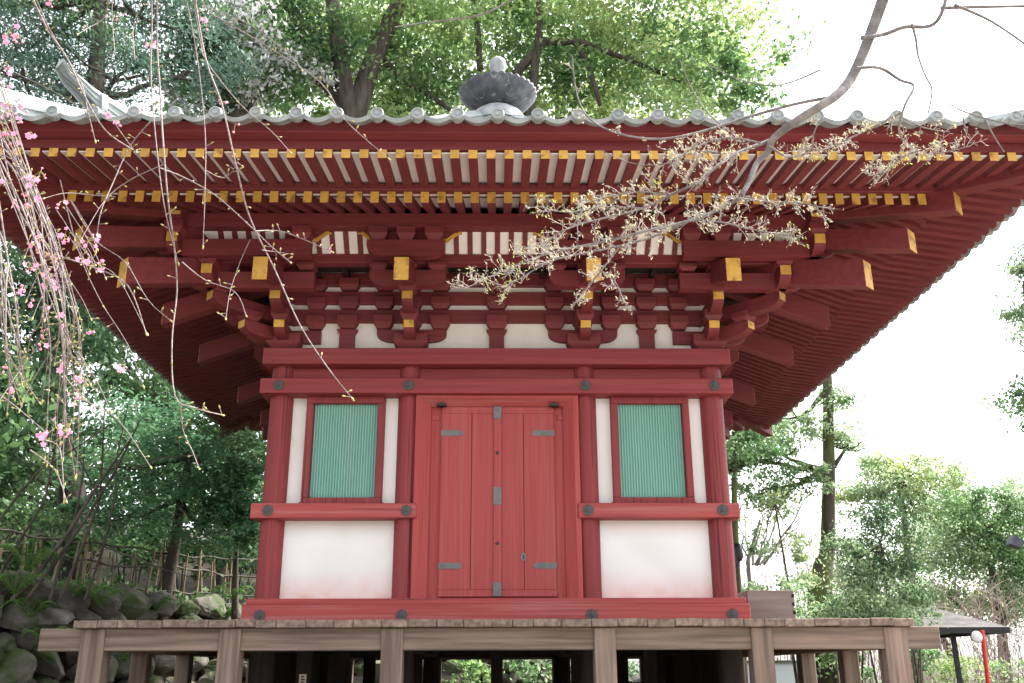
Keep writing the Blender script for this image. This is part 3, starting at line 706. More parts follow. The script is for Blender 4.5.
# ------------------------------------------------------------------ stone wall of boulders
SW = empty('stone_retaining_wall', (-6, 3, 0), 'dry retaining wall of mossy grey boulders below the bamboo fence', 'wall')
sr = np.random.default_rng(3)
ns = 0
tt = .8
for lay in range(9):
    t0 = .6 + lay * .05
    while t0 < 7.4:
        p, tx, nn = wall_at(t0); top = p.z; step = sr.uniform(.34, .85); seg = (Vector(WALL[int(t0) + 1]).xy - Vector(WALL[int(t0)]).xy).length
        z = (lay + .45) * .30
        if z < top + .12:
            rad = step * .60; ns += 1
            rock = MB().blob((p.x + nn.x * (-.22 + .05 * lay), p.y + nn.y * (-.22 + .05 * lay), z + sr.uniform(-.08, .08)), rad, 100 + ns, sq=(1, .72, sr.uniform(.52, .72)), rot=Matrix.Rotation(math.atan2(tx.y, tx.x), 3, 'Z') @ Matrix.Rotation(sr.uniform(-.5, .5), 3, 'Y'))
            rock.build('stone', stone, SW)
        t0 += step / seg
# ------------------------------------------------------------------ bamboo fence on top of the wall
BF = empty('bamboo_fence', (-5, 5, 2.5), 'low rustic bamboo fence of uneven stakes on top of the boulder wall', 'fence')
fp = []
for i in range(78):
    t0 = 1.2 + i * .065; p, tx, nn = wall_at(t0); b = Vector((p.x, p.y, p.z)) + nn * .75; fp.append(b)
    h_ = random.uniform(.78, 1.12); lean = Vector((random.uniform(-.10, .10), random.uniform(-.05, .05), h_)); r_ = random.uniform(.014, .026)
    if random.random() < .93: MB().tube([b - Vector((0, 0, .15)), b + lean * .5, b + lean], [r_, r_ * .95, r_ * .85], 7).build('stake', bamboo, BF)
for z, dr in ((.28, .0), (.66, .03), (.92, -.02)):
    MB().tube([q + Vector((0, -.03, z + dr * math.sin(i * .4) + .02 * math.sin(i * 1.3))) for i, q in enumerate(fp)], .017, 6).build('rail', bamboo_d, BF)

# ------------------------------------------------------------------ trees
def crown_points(blobs, n, shell=.55):
    vol = np.array([b[1][0] * b[1][1] * b[1][2] for b in blobs]) ** .8; cnt = (vol / vol.sum() * n).astype(int); out = []
    for (c, r), k in zip(blobs, cnt):
        m = max(6, k // 45); d = rng.normal(size=(m, 3)); d /= np.linalg.norm(d, axis=1)[:, None]; rad = rng.uniform(shell * .6, 1.28, m)[:, None]
        cl = np.array(c) + d * rad * np.array(r); pk = rng.gamma(1.0, 1.0, m); idx = rng.choice(m, k, p=pk / pk.sum())
        sc = np.array(r).mean() * .17 + .05
        out.append(cl[idx] + rng.normal(size=(k, 3)) * np.array([sc, sc, sc * .6]) * rng.uniform(.5, 1.4, (m, 1))[idx])
    return np.concatenate(out)
def limb_path(a, b, bend, n=6):
    a, b = Vector(a), Vector(b); q = []
    for i in range(n + 1):
        t = i / n; j = Vector((random.uniform(-1, 1), random.uniform(-1, 1), random.uniform(-.3, .3))) * bend * (1 if 0 < i < n else 0)
        q.append(a.lerp(b, t) + Vector((0, 0, -bend * math.sin(t * math.pi) * .7)) + j * .6)
    return q
def tree(name, label, trunk, tr, blobs, nleaf, size, mats, cat='tree', group=None, barkm=bark, limbs=True, flat=0., aspect=.55, extra=None, mi=None, shell=.55, droop=None):
    base = Vector(trunk[0]); o = empty(name, base, label, cat, group)
    m = MB(); k = len(trunk); m.tube(trunk, [tr * (1 - .55 * i / max(1, k - 1)) * (1.35 if i == 0 else 1) for i in range(k)], 10)
    for path, r0, r1 in (extra or []): m.tube(path, [r0 + (r1 - r0) * i / (len(path) - 1) for i in range(len(path))], 8)
    if limbs:
        for c, r in blobs:
            tp = [Vector(q) for q in trunk]; best = min(tp[len(tp) // 3:], key=lambda q: (q - Vector(c)).length)
            m.tube(limb_path(best, c, (best - Vector(c)).length * .07), [tr * .38 * (1 - .8 * i / 6) for i in range(7)], 6)
            for _ in range(3):
                d = Vector(rng.normal(size=3)).normalized(); e = Vector(c) + Vector((d.x * r[0], d.y * r[1], d.z * r[2])) * .85
                m.tube(limb_path(Vector(c).lerp(best, .25), e, .1, 4), [tr * .16 * (1 - .8 * i / 4) for i in range(5)], 5)
    m.build('trunk', barkm, o)
    if nleaf:
        P = crown_points(blobs, nleaf, shell); ml = mats if isinstance(mats, (list, tuple)) else [mats]
        ids = np.zeros(len(P), int)
        if len(ml) > 1:
            ph = np.sin(P[:, 0] * 1.3 + P[:, 2] * 1.1) + np.cos(P[:, 1] * 1.2 - P[:, 2] * .8) + rng.normal(size=len(P)) * .5
            ids = np.clip(((ph + 2) / 4 * len(ml)).astype(int), 0, len(ml) - 1)
        quads_object('crown', P, size * rng.uniform(.6, 1.3, len(P)), ml, o, aspect, flat, ids, droop=droop)
    return o
def bl(px, py, Yw, rx, ry=None, rz=None):
    p = at(px, py, Yw); return (tuple(p), (rx, ry or rx, rz or rx * .75))
def gz(p): return 0.
# tall trees behind the roof
f1 = at(352, 108, 14); b1 = Vector((f1.x + .6, 14, 2.5))
tree('camphor_tree', 'tall pale green tree behind the roof, its dark trunk forked left of the finial', [b1, f1 - Vector((0, 0, 4)), f1], .42,
     [bl(300, 20, 15, 2.2), bl(360, 60, 16, 2.4), bl(430, 40, 15, 2.4), bl(420, 90, 16, 2.6), bl(350, -40, 15, 3.0), bl(470, -30, 15, 2.6), bl(280, 90, 16, 1.6)], 23000, .19, [lf_green, lf_lime, lf_lime], limbs=False,
     extra=[([f1 - Vector((0, 0, .6)), at(340, 60, 13.8), at(332, 0, 13.6), at(322, -60, 13.5)], .30, .14), ([f1 - Vector((0, 0, .6)), at(372, 62, 14.2), at(400, 0, 14.2), at(425, -60, 14.4)], .34, .2),
            ([at(343, 105, 14), at(318, 80, 13.8), at(300, 40, 13.5), at(297, 10, 13.4)], .16, .07), ([at(378, 50, 14.2), at(400, 80, 15), at(430, 95, 15), at(450, 110, 15)], .10, .07)])
f2 = at(530, 110, 15); b2 = Vector((f2.x - .5, 15, 2.0))
tree('spreading_tree', 'broad bright green tree with crooked dark limbs above the roof, right of the finial', [b2, f2 - Vector((0, 0, 5)), f2], .4,
     [bl(520, 20, 16, 2.2), bl(600, 30, 16, 2.6), bl(680, 30, 16, 2.6), bl(620, 85, 16, 2.2), bl(700, 90, 15.5, 1.6), bl(740, 40, 16, 1.7), bl(560, 80, 16.5, 2.0), bl(760, 90, 15.5, 1.0), bl(600, -50, 16, 3), bl(700, -40, 16, 2.2)], 28000, .19, [lf_green, lf_lime, lf_yell], limbs=False,
     extra=[([f2, at(535, 65, 14.8), at(540, 30, 14.6), at(538, -20, 14.6)], .16, .08), ([at(515, 75, 14.9), at(532, 55, 14.8), at(545, 42, 14.8), at(580, 42, 14.8), at(630, 60, 15), at(690, 85, 15.4)], .15, .06),
            ([at(575, 42, 14.8), at(590, 70, 15), at(600, 105, 15)], .1, .06), ([at(480, 70, 15), at(478, 30, 15), at(470, -20, 15)], .10, .07)])
tree('background_tree', 'pale yellow-green tree crown far behind the two dark-limbed trees over the roof', [(at(560, 300, 24).x, 24, 3), at(560, 150, 24), at(560, 40, 24)], .35,
     [bl(340, 30, 24, 3.2), bl(450, 60, 24, 3.2), bl(560, 40, 24, 3.4), bl(660, 60, 24, 3.2), bl(720, 50, 24, 2.2), bl(280, 80, 24, 2.4), bl(400, 100, 24, 2.6), bl(600, 105, 24, 2.6), bl(700, 110, 23, 1.8)], 24000, .24, [lf_pale, lf_lime, lf_yell], limbs=False)
# left evergreens
tree('evergreen_tree', 'dense bluish evergreen rising behind the left corner of the roof', [at(95, 300, 10) * 1, at(95, 100, 10), at(100, 0, 10)], .3,
     [bl(40, 40, 10, 1.9), bl(120, 75, 9.5, 1.7), bl(60, 0, 10, 1.8), bl(150, 20, 10.5, 1.7), bl(0, 70, 9.5, 1.6), bl(190, 70, 10.5, 1.3), bl(-40, 0, 9.5, 2)], 24000, .157, [lf_dark, lf_blue, lf_blue], aspect=.3)
tree('flowering_tree', 'olive green tree flecked with white blossom behind the left part of the eave', [at(235, 260, 13), at(235, 120, 13), at(240, 20, 13)], .25,
     [bl(225, 60, 13, 1.9), bl(250, 20, 13, 1.6), bl(270, 80, 13, 1.3), bl(200, 100, 13, 1.2), bl(310, 60, 13.5, 1.2)], 18000, .168, [lf_green, lf_white, lf_green, lf_dark])
# left, beside and behind the fence
def gt(x, y):                                            # rough bank height
    return 2.6
def ltree(name, label, px, Yw, blobs, n, size, mats, tr=.12, group=None, flat=0., **k):
    b = at(px, 560, Yw); b = Vector((b.x, Yw, 2.4)); top = Vector(blobs[0][0])
    tree(name, label, [b, b.lerp(top, .4) + Vector((random.uniform(-.2, .2), 0, 0)), b.lerp(top, .75), top], tr, blobs, n, size, mats, group=group, flat=flat, **k)
ltree('maple_tree', 'green maple with level sprays of leaves hanging over the bamboo fence', 165, 7.4,
      [bl(190, 455, 6.6, 1.0, 1, .42), bl(120, 470, 6.0, .95, .9, .4), bl(175, 500, 6.1, .9, .9, .35), bl(120, 520, 5.6, .75, .8, .3), bl(210, 540, 5.9, .55, .6, .25), bl(225, 480, 6.8, .7, .7, .4), bl(150, 420, 7, 1.0, 1, .5)], 11160, .095, [lf_maple, lf_maple, lf_green], flat=.8)
ltree('shrubby_maple', 'light green young maple standing right against the red corner column', 240, 7.2, [bl(238, 490, 6.8, .55, .5, .45), bl(222, 520, 6.6, .4, .4, .25), bl(250, 540, 6.6, .35, .3, .3)], 3200, .112, [lf_maple, lf_pale], flat=.5, tr=.05)
ltree('dark_evergreen', 'dark broadleaf evergreen filling the gap between the left eave and the column', 225, 11, [bl(220, 470, 12, 1.8, 1.6, 1.6), bl(250, 440, 12, 1.2), bl(180, 430, 12, 1.5, 1.5, 1.2), bl(260, 520, 12.5, 1.0), bl(120, 362, 11, .9), bl(100, 335, 11, .8), bl(150, 390, 11, .9)], 9600, .146, [lf_dark, lf_green, lf_dark], tr=.16)
ltree('yellowing_tree', 'pale yellow-green tree top just under the back corner of the left eave', 240, 16, [bl(235, 440, 17, 1.2, 1.2, .7), bl(215, 455, 17, 1.0)], 5000, .157, [lf_yell, lf_pale])
ltree('leaning_evergreen', 'dark evergreen with a thick trunk behind the hanging cherry twigs', 95, 8.5, [bl(40, 300, 8.5, 1.6), bl(20, 380, 8, 1.5), bl(60, 250, 9, 1.4), bl(-20, 300, 8, 1.6), bl(30, 440, 7.5, 1.2), bl(-10, 460, 7, 1.2), bl(85, 320, 9, .9)], 16500, .134, [lf_dark, lf_dark, lf_green], tr=.3)
ltree('tall_forest_tree', 'tall mixed green tree far behind the fence with sky showing through', 150, 17, [bl(150, 395, 18, 1.7), bl(115, 345, 18, 1.3), bl(80, 330, 18, 1.5), bl(160, 375, 18, 1.0), bl(110, 430, 18, 1.8), bl(190, 410, 18, 1.5), bl(80, 470, 18, 2), bl(150, 480, 18, 1.8), bl(215, 500, 18, 1.6)], 7700, .179, [lf_green, lf_dark, lf_pale], tr=.25)
ltree('background_evergreen', 'dark evergreen far behind the fence at the left edge', 20, 15, [bl(0, 480, 15, 2), bl(60, 500, 15, 2, 1.5, 1.2), bl(140, 520, 16, 2, 1.5, 1.2), bl(230, 540, 16, 1.8, 1.5, 1), bl(-10, 400, 15, 2), bl(300, 560, 16, 2, 1.5, 1)], 9600, .179, [lf_dark, lf_green], tr=.25)
tree('added_shade_evergreen', 'unseen dense dark evergreen added beside the veranda to shade the left eave', [(-9.6, 2.5, 2.2), (-9.5, 2.4, 4.0), (-9.3, 2.2, 6.5)], .28,  # added out of view to darken the underside of the left eave
     [((-9.2, 0, 4.6), (1.3, 1.6, 1.8)), ((-9.4, 3, 5.6), (1.5, 1.8, 2.0)), ((-9.2, 6, 5.2), (1.4, 1.8, 1.8)), ((-9.6, 2, 7.8), (1.7, 2.4, 1.4)), ((-9.8, -2, 5.6), (1.2, 1.5, 1.6))], 9000, .22, [lf_dark, lf_green])
# right side
b = at(825, 612, 12); r_base = Vector((b.x, 12, 0))
tree('old_tree', 'old mossy tree with a straight bare trunk right of the hall', [Vector((b.x - .15, 12, 0)), at(822, 600, 12), at(828, 540, 12), at(829, 470, 12), at(828, 390, 12), at(824, 330, 12)], .21,
     [bl(790, 425, 12, .7, .7, .4), bl(770, 450, 11.8, .8, .7, .5), bl(835, 400, 12, .5, .5, .3), bl(850, 440, 12, .6, .5, .3), bl(760, 490, 11.8, .55, .5, .4), bl(800, 480, 11.8, .55, .5, .35), bl(735, 450, 12, .5)], 9000, .095, [lf_pale, lf_green, lf_pale], barkm=bark_moss,
     extra=[([at(822, 612, 12) - Vector((0, 0, .3)), at(820, 590, 11.9), at(824, 560, 11.95)], .36, .2)])
tree('slender_tree', 'thin mossy stem just right of the corner column', [Vector((at(735, 600, 9).x, 9, 0)), at(736, 560, 9), at(734, 480, 9), at(735, 430, 9)], .09, [bl(745, 440, 9, .55, .5, .35), bl(735, 465, 9, .4)], 2500, .09, [lf_pale, lf_green], barkm=bark_moss, limbs=False)
bare = empty('bare_tree', (at(752, 600, 13).x, 13, 0), 'bare forking grey tree between the hall and the old trunk', 'tree')
m = MB(); q0 = Vector((at(752, 600, 13).x, 13, 0)); m.tube([q0, at(750, 590, 13), at(748, 560, 13), at(760, 520, 13)], [.06, .055, .045, .03], 7)
for e in ((735, 500), (775, 500), (790, 480), (765, 470), (800, 520), (745, 480), (820, 470), (782, 540)):
    m.tube(limb_path(at(750 + (e[0] - 750) * .2, 565, 13), at(e[0], e[1], 13 + random.uniform(-.8, .8)), .12), [.03 * (1 - .85 * i / 6) for i in range(7)], 5)
    for _ in range(3): m.tube(limb_path(at(750 + (e[0] - 750) * .7, 555 + (e[1] - 555) * .6, 13), at(e[0] + random.uniform(-25, 25), e[1] + random.uniform(-25, 10), 13), .05, 4), [.018, .015, .012, .009, .005], 4)
m.build('trunk', mat('pale_smooth_bark', (.16, .145, .12), (.30, .27, .23), (6, 6, 3), .9, .3), bare)
P = crown_points([bl(760, 495, 13, .9, .6, .6), bl(790, 520, 13, .7, .5, .4), bl(740, 520, 13, .5, .5, .4)], 900); quads_object('foliage', P, .07 * rng.uniform(.6, 1.2, len(P)), [lf_pale, lf_yell], bare, .5, 0, rng.integers(0, 2, len(P)))
def rtree(name, label, px, Yw, blobs, n, size, mats, tr=.12, **k):
    b = Vector((at(px, 600, Yw).x, Yw, 0)); top = Vector(blobs[0][0])
    tree(name, label, [b, b.lerp(top, .5) + Vector((.1, 0, 0)), top], tr, blobs, n, size, mats, **k)
rtree('camellia_tree', 'rounded glossy green tree between the old trunk and the pavilion roof', 880, 7.6, [bl(880, 545, 7.6, .62, .6, .55), bl(862, 595, 7.4, .65, .6, .4), bl(896, 580, 7.6, .42, .5, .45), bl(850, 560, 7.6, .35, .4, .4), bl(885, 515, 7.8, .4, .4, .3), bl(900, 612, 7.4, .35, .4, .3), bl(840, 620, 7.4, .5, .5, .25)], 14300, .06, [lf_green, lf_pale, lf_dark], tr=.07)
rtree('yew_tree', 'full green evergreen at the right edge above the pavilion roof', 990, 17, [bl(985, 530, 17, 1.5, 1.2, 1.1), bl(955, 560, 17, .9, .9, .9), bl(1015, 500, 17, 1.0, 1, .6), bl(970, 500, 17, .6, .6, .4), bl(1010, 590, 17, 1.2, 1, 1), bl(950, 600, 17, .6), bl(1040, 560, 17, 1.4)], 34000, .09, [lf_green, lf_pale, lf_green], tr=.16)
rtree('far_pine', 'yellowish spreading pine far behind the rounded green tree', 905, 30, [bl(900, 480, 30, 2.2, 1.5, .7), bl(930, 500, 30, 1.8, 1.5, .7), bl(880, 465, 30, 1.0, 1, .5), bl(860, 500, 30, 1.3, 1, .8), bl(920, 470, 30, 1.0, 1, .4), bl(925, 525, 30, 1.3)], 15000, .15, [lf_pale, lf_yell, lf_pale], tr=.2)
rtree('edge_tree', 'airy pale green tree top reaching in at the right edge beside the sky', 1120, 9, [bl(1030, 260, 9, .6, .6, .8), bl(1040, 330, 9, .75, .6, .6), bl(1020, 320, 9, .3), bl(1035, 400, 9, .6, .6, .6), bl(1080, 300, 9, 1.2), bl(1018, 425, 9, .2)], 9000, .09, [lf_pale, lf_blue, lf_green], tr=.14)
rtree('young_tree', 'thin young tree with loose pale leaves between the bare tree and the old trunk', 792, 11, [bl(775, 505, 11, .55, .5, .3), bl(800, 545, 11, .5, .5, .3), bl(812, 575, 11, .5, .4, .3), bl(758, 545, 11, .5, .4, .3), bl(780, 585, 10.5, .5, .4, .25), bl(745, 590, 10.5, .4)], 2600, .085, [lf_pale, lf_yell, lf_pale], tr=.04)
def thicket(px, py, Yw, rx, rz, n, lab):
    """a mass of fine bare twigs rising from the ground"""
    p = at(px, py, Yw); o = empty('dry_thicket', (p.x, Yw, 0), lab, 'thicket'); m = MB()
    for i in range(n):
        x = p.x + random.gauss(0, rx * .5); y = Yw + random.uniform(-1, 1); h = max(.4, p.z + random.uniform(-.6, 1) * rz); q = Vector((x, y, 0)); pts = [q]
        for k in range(5): q = q + Vector((random.gauss(0, .18), random.gauss(0, .12), h / 5)); pts.append(q)
        m.tube(pts, [.014, .012, .010, .008, .006, .004], 4, cap=False)
        for k in range(9):
            t = random.uniform(1, 4.99); a = pts[int(t)].lerp(pts[min(5, int(t) + 1)], t % 1); d = Vector((random.gauss(0, .5), random.gauss(0, .4), random.uniform(.1, .7))) * random.uniform(.4, 1.0)
            m.tube([a, a + d * .5 + Vector((0, 0, .03)), a + d], [.007, .005, .003], 3, cap=False)
    m.build('twigs', lf_brown, o)
for a_ in ((775, 525, 19, 2.2, .9, 70, 'dry pinkish thicket behind the bare forking tree'), (850, 540, 22, 2.4, .9, 70, 'dry pinkish thicket behind the rounded green tree'), (955, 590, 14.5, 1.6, .5, 60, 'dry pinkish brush right behind the pavilion roof'), (1012, 600, 15.5, 1.4, .4, 40, 'dry brush at the right edge behind the red pole'), (905, 600, 24, 2.2, .8, 60, 'dry pinkish brush far behind the pavilion')):
    thicket(*a_)
rtree('far_grove', 'glare-paled grove far behind the pavilion at the right', 960, 38, [bl(900, 560, 38, 3, 2, 1.2), bl(960, 540, 38, 3, 2, 1.4), bl(1020, 540, 38, 3, 2, 1.6), bl(850, 580, 38, 2.5, 2, 1), bl(930, 600, 36, 3, 2, 1), bl(1000, 600, 36, 3, 2, 1)], 16000, .19, [lf_pale, lf_pale, lf_yell], tr=.2)
# shrubs
def shrub(label, px, py, Yw, r, n, size, mats, name='shrub', flat=.2):
    p = at(px, py, Yw); b = Vector((p.x, Yw, 0)); o = empty(name, b, label, 'shrub')
    bl_ = [((p.x + random.uniform(-.5, .5) * r, Yw + random.uniform(-.3, .3) * r, max(.25, p.z + random.uniform(-.3, .2) * r)), (r * .7, r * .7, r * .5)) for _ in range(4)] + [((p.x, Yw, max(.2, p.z - r * .4)), (r, r * .8, r * .6))]
    m = MB()
    for c, rr in bl_: m.tube(limb_path(b, c, .05, 4), [.03, .025, .02, .015, .008], 5)
    m.build('stem', bark, o); P = crown_points(bl_, n, .4); quads_object('foliage', P, size * rng.uniform(.6, 1.3, len(P)), mats, o, .5, flat, rng.integers(0, len(mats), len(P)))
shrub('leafy green shrub just behind the right end of the veranda', 840, 606, 8.5, .75, 1500, .10, [lf_pale, lf_green])
shrub('low green shrub seen under the right end of the veranda beam', 850, 660, 8.6, .6, 800, .10, [lf_pale, lf_green])
shrub('broad yellow-green clipped shrub below the pavilion', 955, 668, 13, .95, 2200, .07, [lf_yell, lf_lime], flat=.5)
shrub('small yellow-green shrub at the lower right corner', 1010, 680, 12.5, .7, 1100, .07, [lf_lime, lf_pale])
shrub('drooping green shrub right of the last veranda post', 912, 655, 9.5, .5, 900, .09, [lf_green, lf_pale])
shrub('bright green shrub rising behind the right end of the veranda boards', 880, 618, 6.8, .55, 2400, .06, [lf_pale, lf_green])
shrub('pale green shrub hiding the left half of the pavilion roof', 905, 600, 8.0, .5, 2600, .06, [lf_pale, lf_green])
shrub('small green shrub left of the old mossy trunk', 795, 605, 9.5, .5, 1200, .07, [lf_pale, lf_green])
shrub('green shrub on the bank seen through the gap under the hall', 470, 668, 9.2, .7, 700, .10, [lf_green, lf_lime])
shrub('second green shrub on the bank seen under the hall, right of centre', 530, 668, 9.4, .6, 500, .12, [lf_green, lf_pale])
ug = []
for i in range(9000):
    t0 = rng.uniform(.3, 8.5); p, tx, nn = wall_at(t0); o = rng.uniform(.3, 7) ; ug.append((p.x + nn.x * o, p.y + nn.y * o, p.z + .1 + max(0, o - 1.5) * .2 + abs(rng.normal()) * .16))
for i in range(5000):
    t0 = rng.uniform(4.8, 8.9); p, tx, nn = wall_at(t0); o = rng.uniform(-.9, .4); ug.append((p.x + nn.x * o, p.y + nn.y * o, rng.uniform(0.05, .35) + max(0, (o + .3)) * p.z * .8 * rng.random()))
tag(quads_object('undergrowth', ug, .15 * rng.uniform(.5, 1.3, len(ug)), [lf_dark, lf_green], None, .5, .4, rng.integers(0, 2, len(ug))), kind='stuff')
def bankshrub(px, py, Yw, r, lab):
    p = at(px, py, Yw); o = empty('bank_shrub', (p.x, Yw, 2.5), lab, 'shrub')
    bl_ = [((p.x + random.uniform(-.6, .6) * r, Yw + random.uniform(-.3, .3), p.z + random.uniform(-.25, .35) * r), (r * .6, r * .5, r * .4)) for _ in range(5)]
    m = MB()
    for c, rr in bl_: m.tube(limb_path((p.x, Yw, 2.3), c, .05, 4), [.03, .025, .02, .015, .008], 5)
    m.build('stem', bark, o); P = crown_points(bl_, 1500, .3); quads_object('foliage', P, .11 * rng.uniform(.6, 1.3, len(P)), [lf_dark, lf_green], o, .5, .2, rng.integers(0, 2, len(P)))
for a in ((10, 545, 6.5, 1.1, 'dark shrub behind the fence at the left edge'), (75, 550, 7.6, 1.0, 'dark shrub behind the fence, second from the left edge'), (135, 552, 9, 1.0, 'dark shrub behind the middle of the visible fence'), (190, 552, 10, 1.0, 'dark shrub behind the fence below the hanging maple sprays'), (240, 552, 10.6, .9, 'dark shrub behind the fence end beside the red corner column'), (-20, 520, 5, 1.2, 'dark shrub cut by the left edge above the fence')):
    bankshrub(*a)
# ferns
def fern(c, r, n, label):
    o = empty('fern', c, label, 'fern', 'ferns on the boulder wall'); 
    for i in range(n):
        a = 2 * math.pi * i / n + random.uniform(-.3, .3); L_ = r * random.uniform(.7, 1.1); d = Vector((math.cos(a), math.sin(a), 0)); m = MB(); pp = []
        for j in range(9):
            t = j / 8; pp.append(Vector(c) + d * L_ * t + Vector((0, 0, L_ * (.75 * math.sin(t * 2.2) - .25 * t * t))))
        m.tube(pp, [.006 * (1 - .7 * j / 8) for j in range(9)], 4)
        sd_ = Vector((-d.y, d.x, 0))
        for j in range(1, 9):
            for k in range(2):
                q = pp[j].lerp(pp[j - 1], k * .5); ll = L_ * .22 * math.sin(min(1, (j + .4 - k * .5) / 8) * 2.9 + .15) + .01
                for sg in (-1, 1):
                    e = q + sd_ * sg * ll + d * ll * .35 - Vector((0, 0, ll * .25)); wv = d * .018
                    m.add([q - wv, q + wv, e + wv * .3, e - wv * .3], [(0, 1, 2, 3)])
        m.build('frond', lf_fern, o)
for px, py, Yw, r, n, lab in ((28, 572, 1.8, .5, 9, 'large bright fern at the left edge above the boulders'), (100, 607, 2.6, .38, 8, 'fern growing just above the left end of the veranda'), (15, 595, 1.2, .35, 8, 'fern drooping between boulders at the far left edge'),
                           (125, 662, 2.6, .36, 8, 'fern hanging beside the first veranda post'), (30, 618, 1.4, .3, 7, 'small fern on the boulder left of the veranda beam'), (75, 596, 2.6, .3, 7, 'small fern on the stones above the veranda beam end'), (232, 600, 6.4, .35, 7, 'fern beside the foot of the red corner column')):
    fern(at(px, py, Yw), r, n, lab)
for t_, z_, lab in ((2.05, 1.5, 'small fern low between the boulders left of the first post'), (2.5, 2.3, 'fern on the top course of boulders under the leaning bare stems'), (3.0, 1.9, 'fern between boulders behind the left end of the edge beam'), (3.4, 2.5, 'fern at the foot of the bamboo fence, left of its middle'), (4.0, 2.45, 'fern at the foot of the bamboo fence below the maple'), (4.6, 2.4, 'fern on the boulders beside the maple trunk'), (5.1, 2.3, 'fern on the boulders near the fence end'), (1.6, 2.3, 'fern on the highest boulder at the left edge')):
    p, tx, nn = wall_at(t_); fern(Vector((p.x, p.y, z_)) - nn * .35 * (1 if z_ < 2.2 else .2), .36, 8, lab)
# many-stemmed bare shrub at the left
ms = empty('bare_shrub', at(40, 600, 1.9), 'bare many-stemmed grey shrub leaning at the left edge', 'shrub')
for a, b_, c, r_ in (((12, 600), (70, 530), (130, 440), .03), ((22, 606), (85, 520), (140, 420), .026), ((50, 600), (75, 520), (85, 430), .02), ((0, 520), (40, 470), (110, 425), .018), ((60, 600), (100, 500), (105, 400), .018),
                     ((85, 600), (115, 500), (128, 405), .016), ((0, 575), (45, 500), (60, 400), .018), ((130, 470), (160, 458), (200, 455), .010), ((100, 545), (140, 560), (200, 580), .010), ((100, 500), (70, 440), (20, 410), .012)):
    pts = [at(*a, 1.9), at((a[0] + b_[0]) / 2 + random.uniform(-4, 4), (a[1] + b_[1]) / 2, 1.9), at(*b_, 1.8), at((c[0] + b_[0]) / 2 + random.uniform(-5, 5), (c[1] + b_[1]) / 2, 1.75), at(*c, 1.7)]
    MB().tube(pts, [r_, r_ * .9, r_ * .75, r_ * .55, r_ * .3], 7).build('stem', bark, ms)

# ------------------------------------------------------------------ pavilion, pole, floodlight, house
PV = empty('garden_pavilion', (0, 0, 0), 'small garden pavilion with a low brown shingled hip roof on thin dark posts', 'pavilion')
pc = at(877, 640, 11.5); pc = Vector((pc.x, 11.5, 0)); PV.location = pc
ze = at(960, 630, 9.6).z; hw = 1.9
m = MB(); ap = Vector((pc.x, pc.y, ze + .86)); cs = [Vector((pc.x + a * hw, pc.y + b_ * hw, ze + .05)) for a, b_ in ((-1, -1), (1, -1), (1, 1), (-1, 1))]
NS = 30
for k in range(4):
    a, b_ = cs[k], cs[(k + 1) % 4]
    for j in range(NS):                                  # overlapping courses
        t0, t1 = j / NS, (j + 1) / NS; up = Vector((0, 0, .005))
        m.add([a.lerp(ap, t0) + up, b_.lerp(ap, t0) + up, b_.lerp(ap, t1), a.lerp(ap, t1), a.lerp(ap, t0), b_.lerp(ap, t0)], [(0, 1, 2, 3), (4, 5, 1, 0)])
m.build('roof', shingle, PV)
m = MB()
for k in range(4):
    a, b_ = cs[k], cs[(k + 1) % 4]; d = Vector((0, 0, -.11)); i_ = Vector((pc.x, pc.y, 0)); ia = a.lerp(Vector((pc.x, pc.y, a.z)), .06); ib = b_.lerp(Vector((pc.x, pc.y, b_.z)), .06)
    m.add([a, b_, b_ + d, a + d, ia + d, ib + d], [(0, 3, 2, 1), (3, 4, 5, 2)])
m.add([q + Vector((0, 0, -.05)) for q in cs], [(0, 3, 2, 1)])
m.build('eave_board', black, PV)
for a, b_ in ((-1, -1), (1, -1), (1, 1), (-1, 1)):
    MB().box(pc.x + a * 1.0 - .04, pc.x + a * 1.0 + .04, pc.y + b_ * 1.4 - .04, pc.y + b_ * 1.4 + .04, 0, ze).build('post', black, PV)
rp_ = empty('red_pole', (at(987, 683, 6.5).x, 6.5, 0), 'thin leaning red pole with a round white disc below its tip', 'pole')
pa, pb = at(982, 630, 6.5), at(990, 700, 6.5); pz = pb + (pb - pa) * ((pb.z) / (pa.z - pb.z))
MB().tube([pz, pa], .032, 10).build('pole_shaft', red_pole_m, rp_)
m = MB(); c = at(977, 637, 6.42); m.lathe([(0, .03), (.05, .028), (.085, .012), (.095, -.01), (.06, -.03), (0, -.032)], (0, 0, 0), 20); o = m.build('disc', whiteenamel, None); o.data.transform(Matrix.Rotation(math.pi / 2, 4, 'X')); o.data.transform(Matrix.Translation(c - wloc(rp_))); o.parent = rp_
FL = empty('floodlight', (at(1045, 600, 7).x, 7, 0), 'dark grey floodlight on a bracket at the right edge in front of the evergreen', 'lamp')
c = at(1016, 543, 7); p_ = at(1046, 560, 7)
MB().tube([(p_.x, 7, 0), (p_.x, 7, c.z + .2)], .05, 10).build('lamp_post', black, FL)
MB().tube([(p_.x, 7, c.z + .05), (c.x + .1, 7, c.z + .02)], .02, 8).build('bracket_arm', black, FL)
m = MB(); m.prism([(-.11, -.09), (.07, -.07), (.07, .06), (-.11, .10)], c, (math.cos(.5), 0, -math.sin(.5)), (math.sin(.5), 0, math.cos(.5)), (0, .2, 0)); m.build('lamp_head', mat('slate_lamp_housing', (.05, .055, .075), (.08, .085, .11), (6, 6, 6), .5), FL, .01)
hx = at(768, 668, 16)
H = empty('low_wall', (hx.x, 16.1, 0), 'low pale blue-grey wall seen between the posts under the right end of the veranda', 'wall')
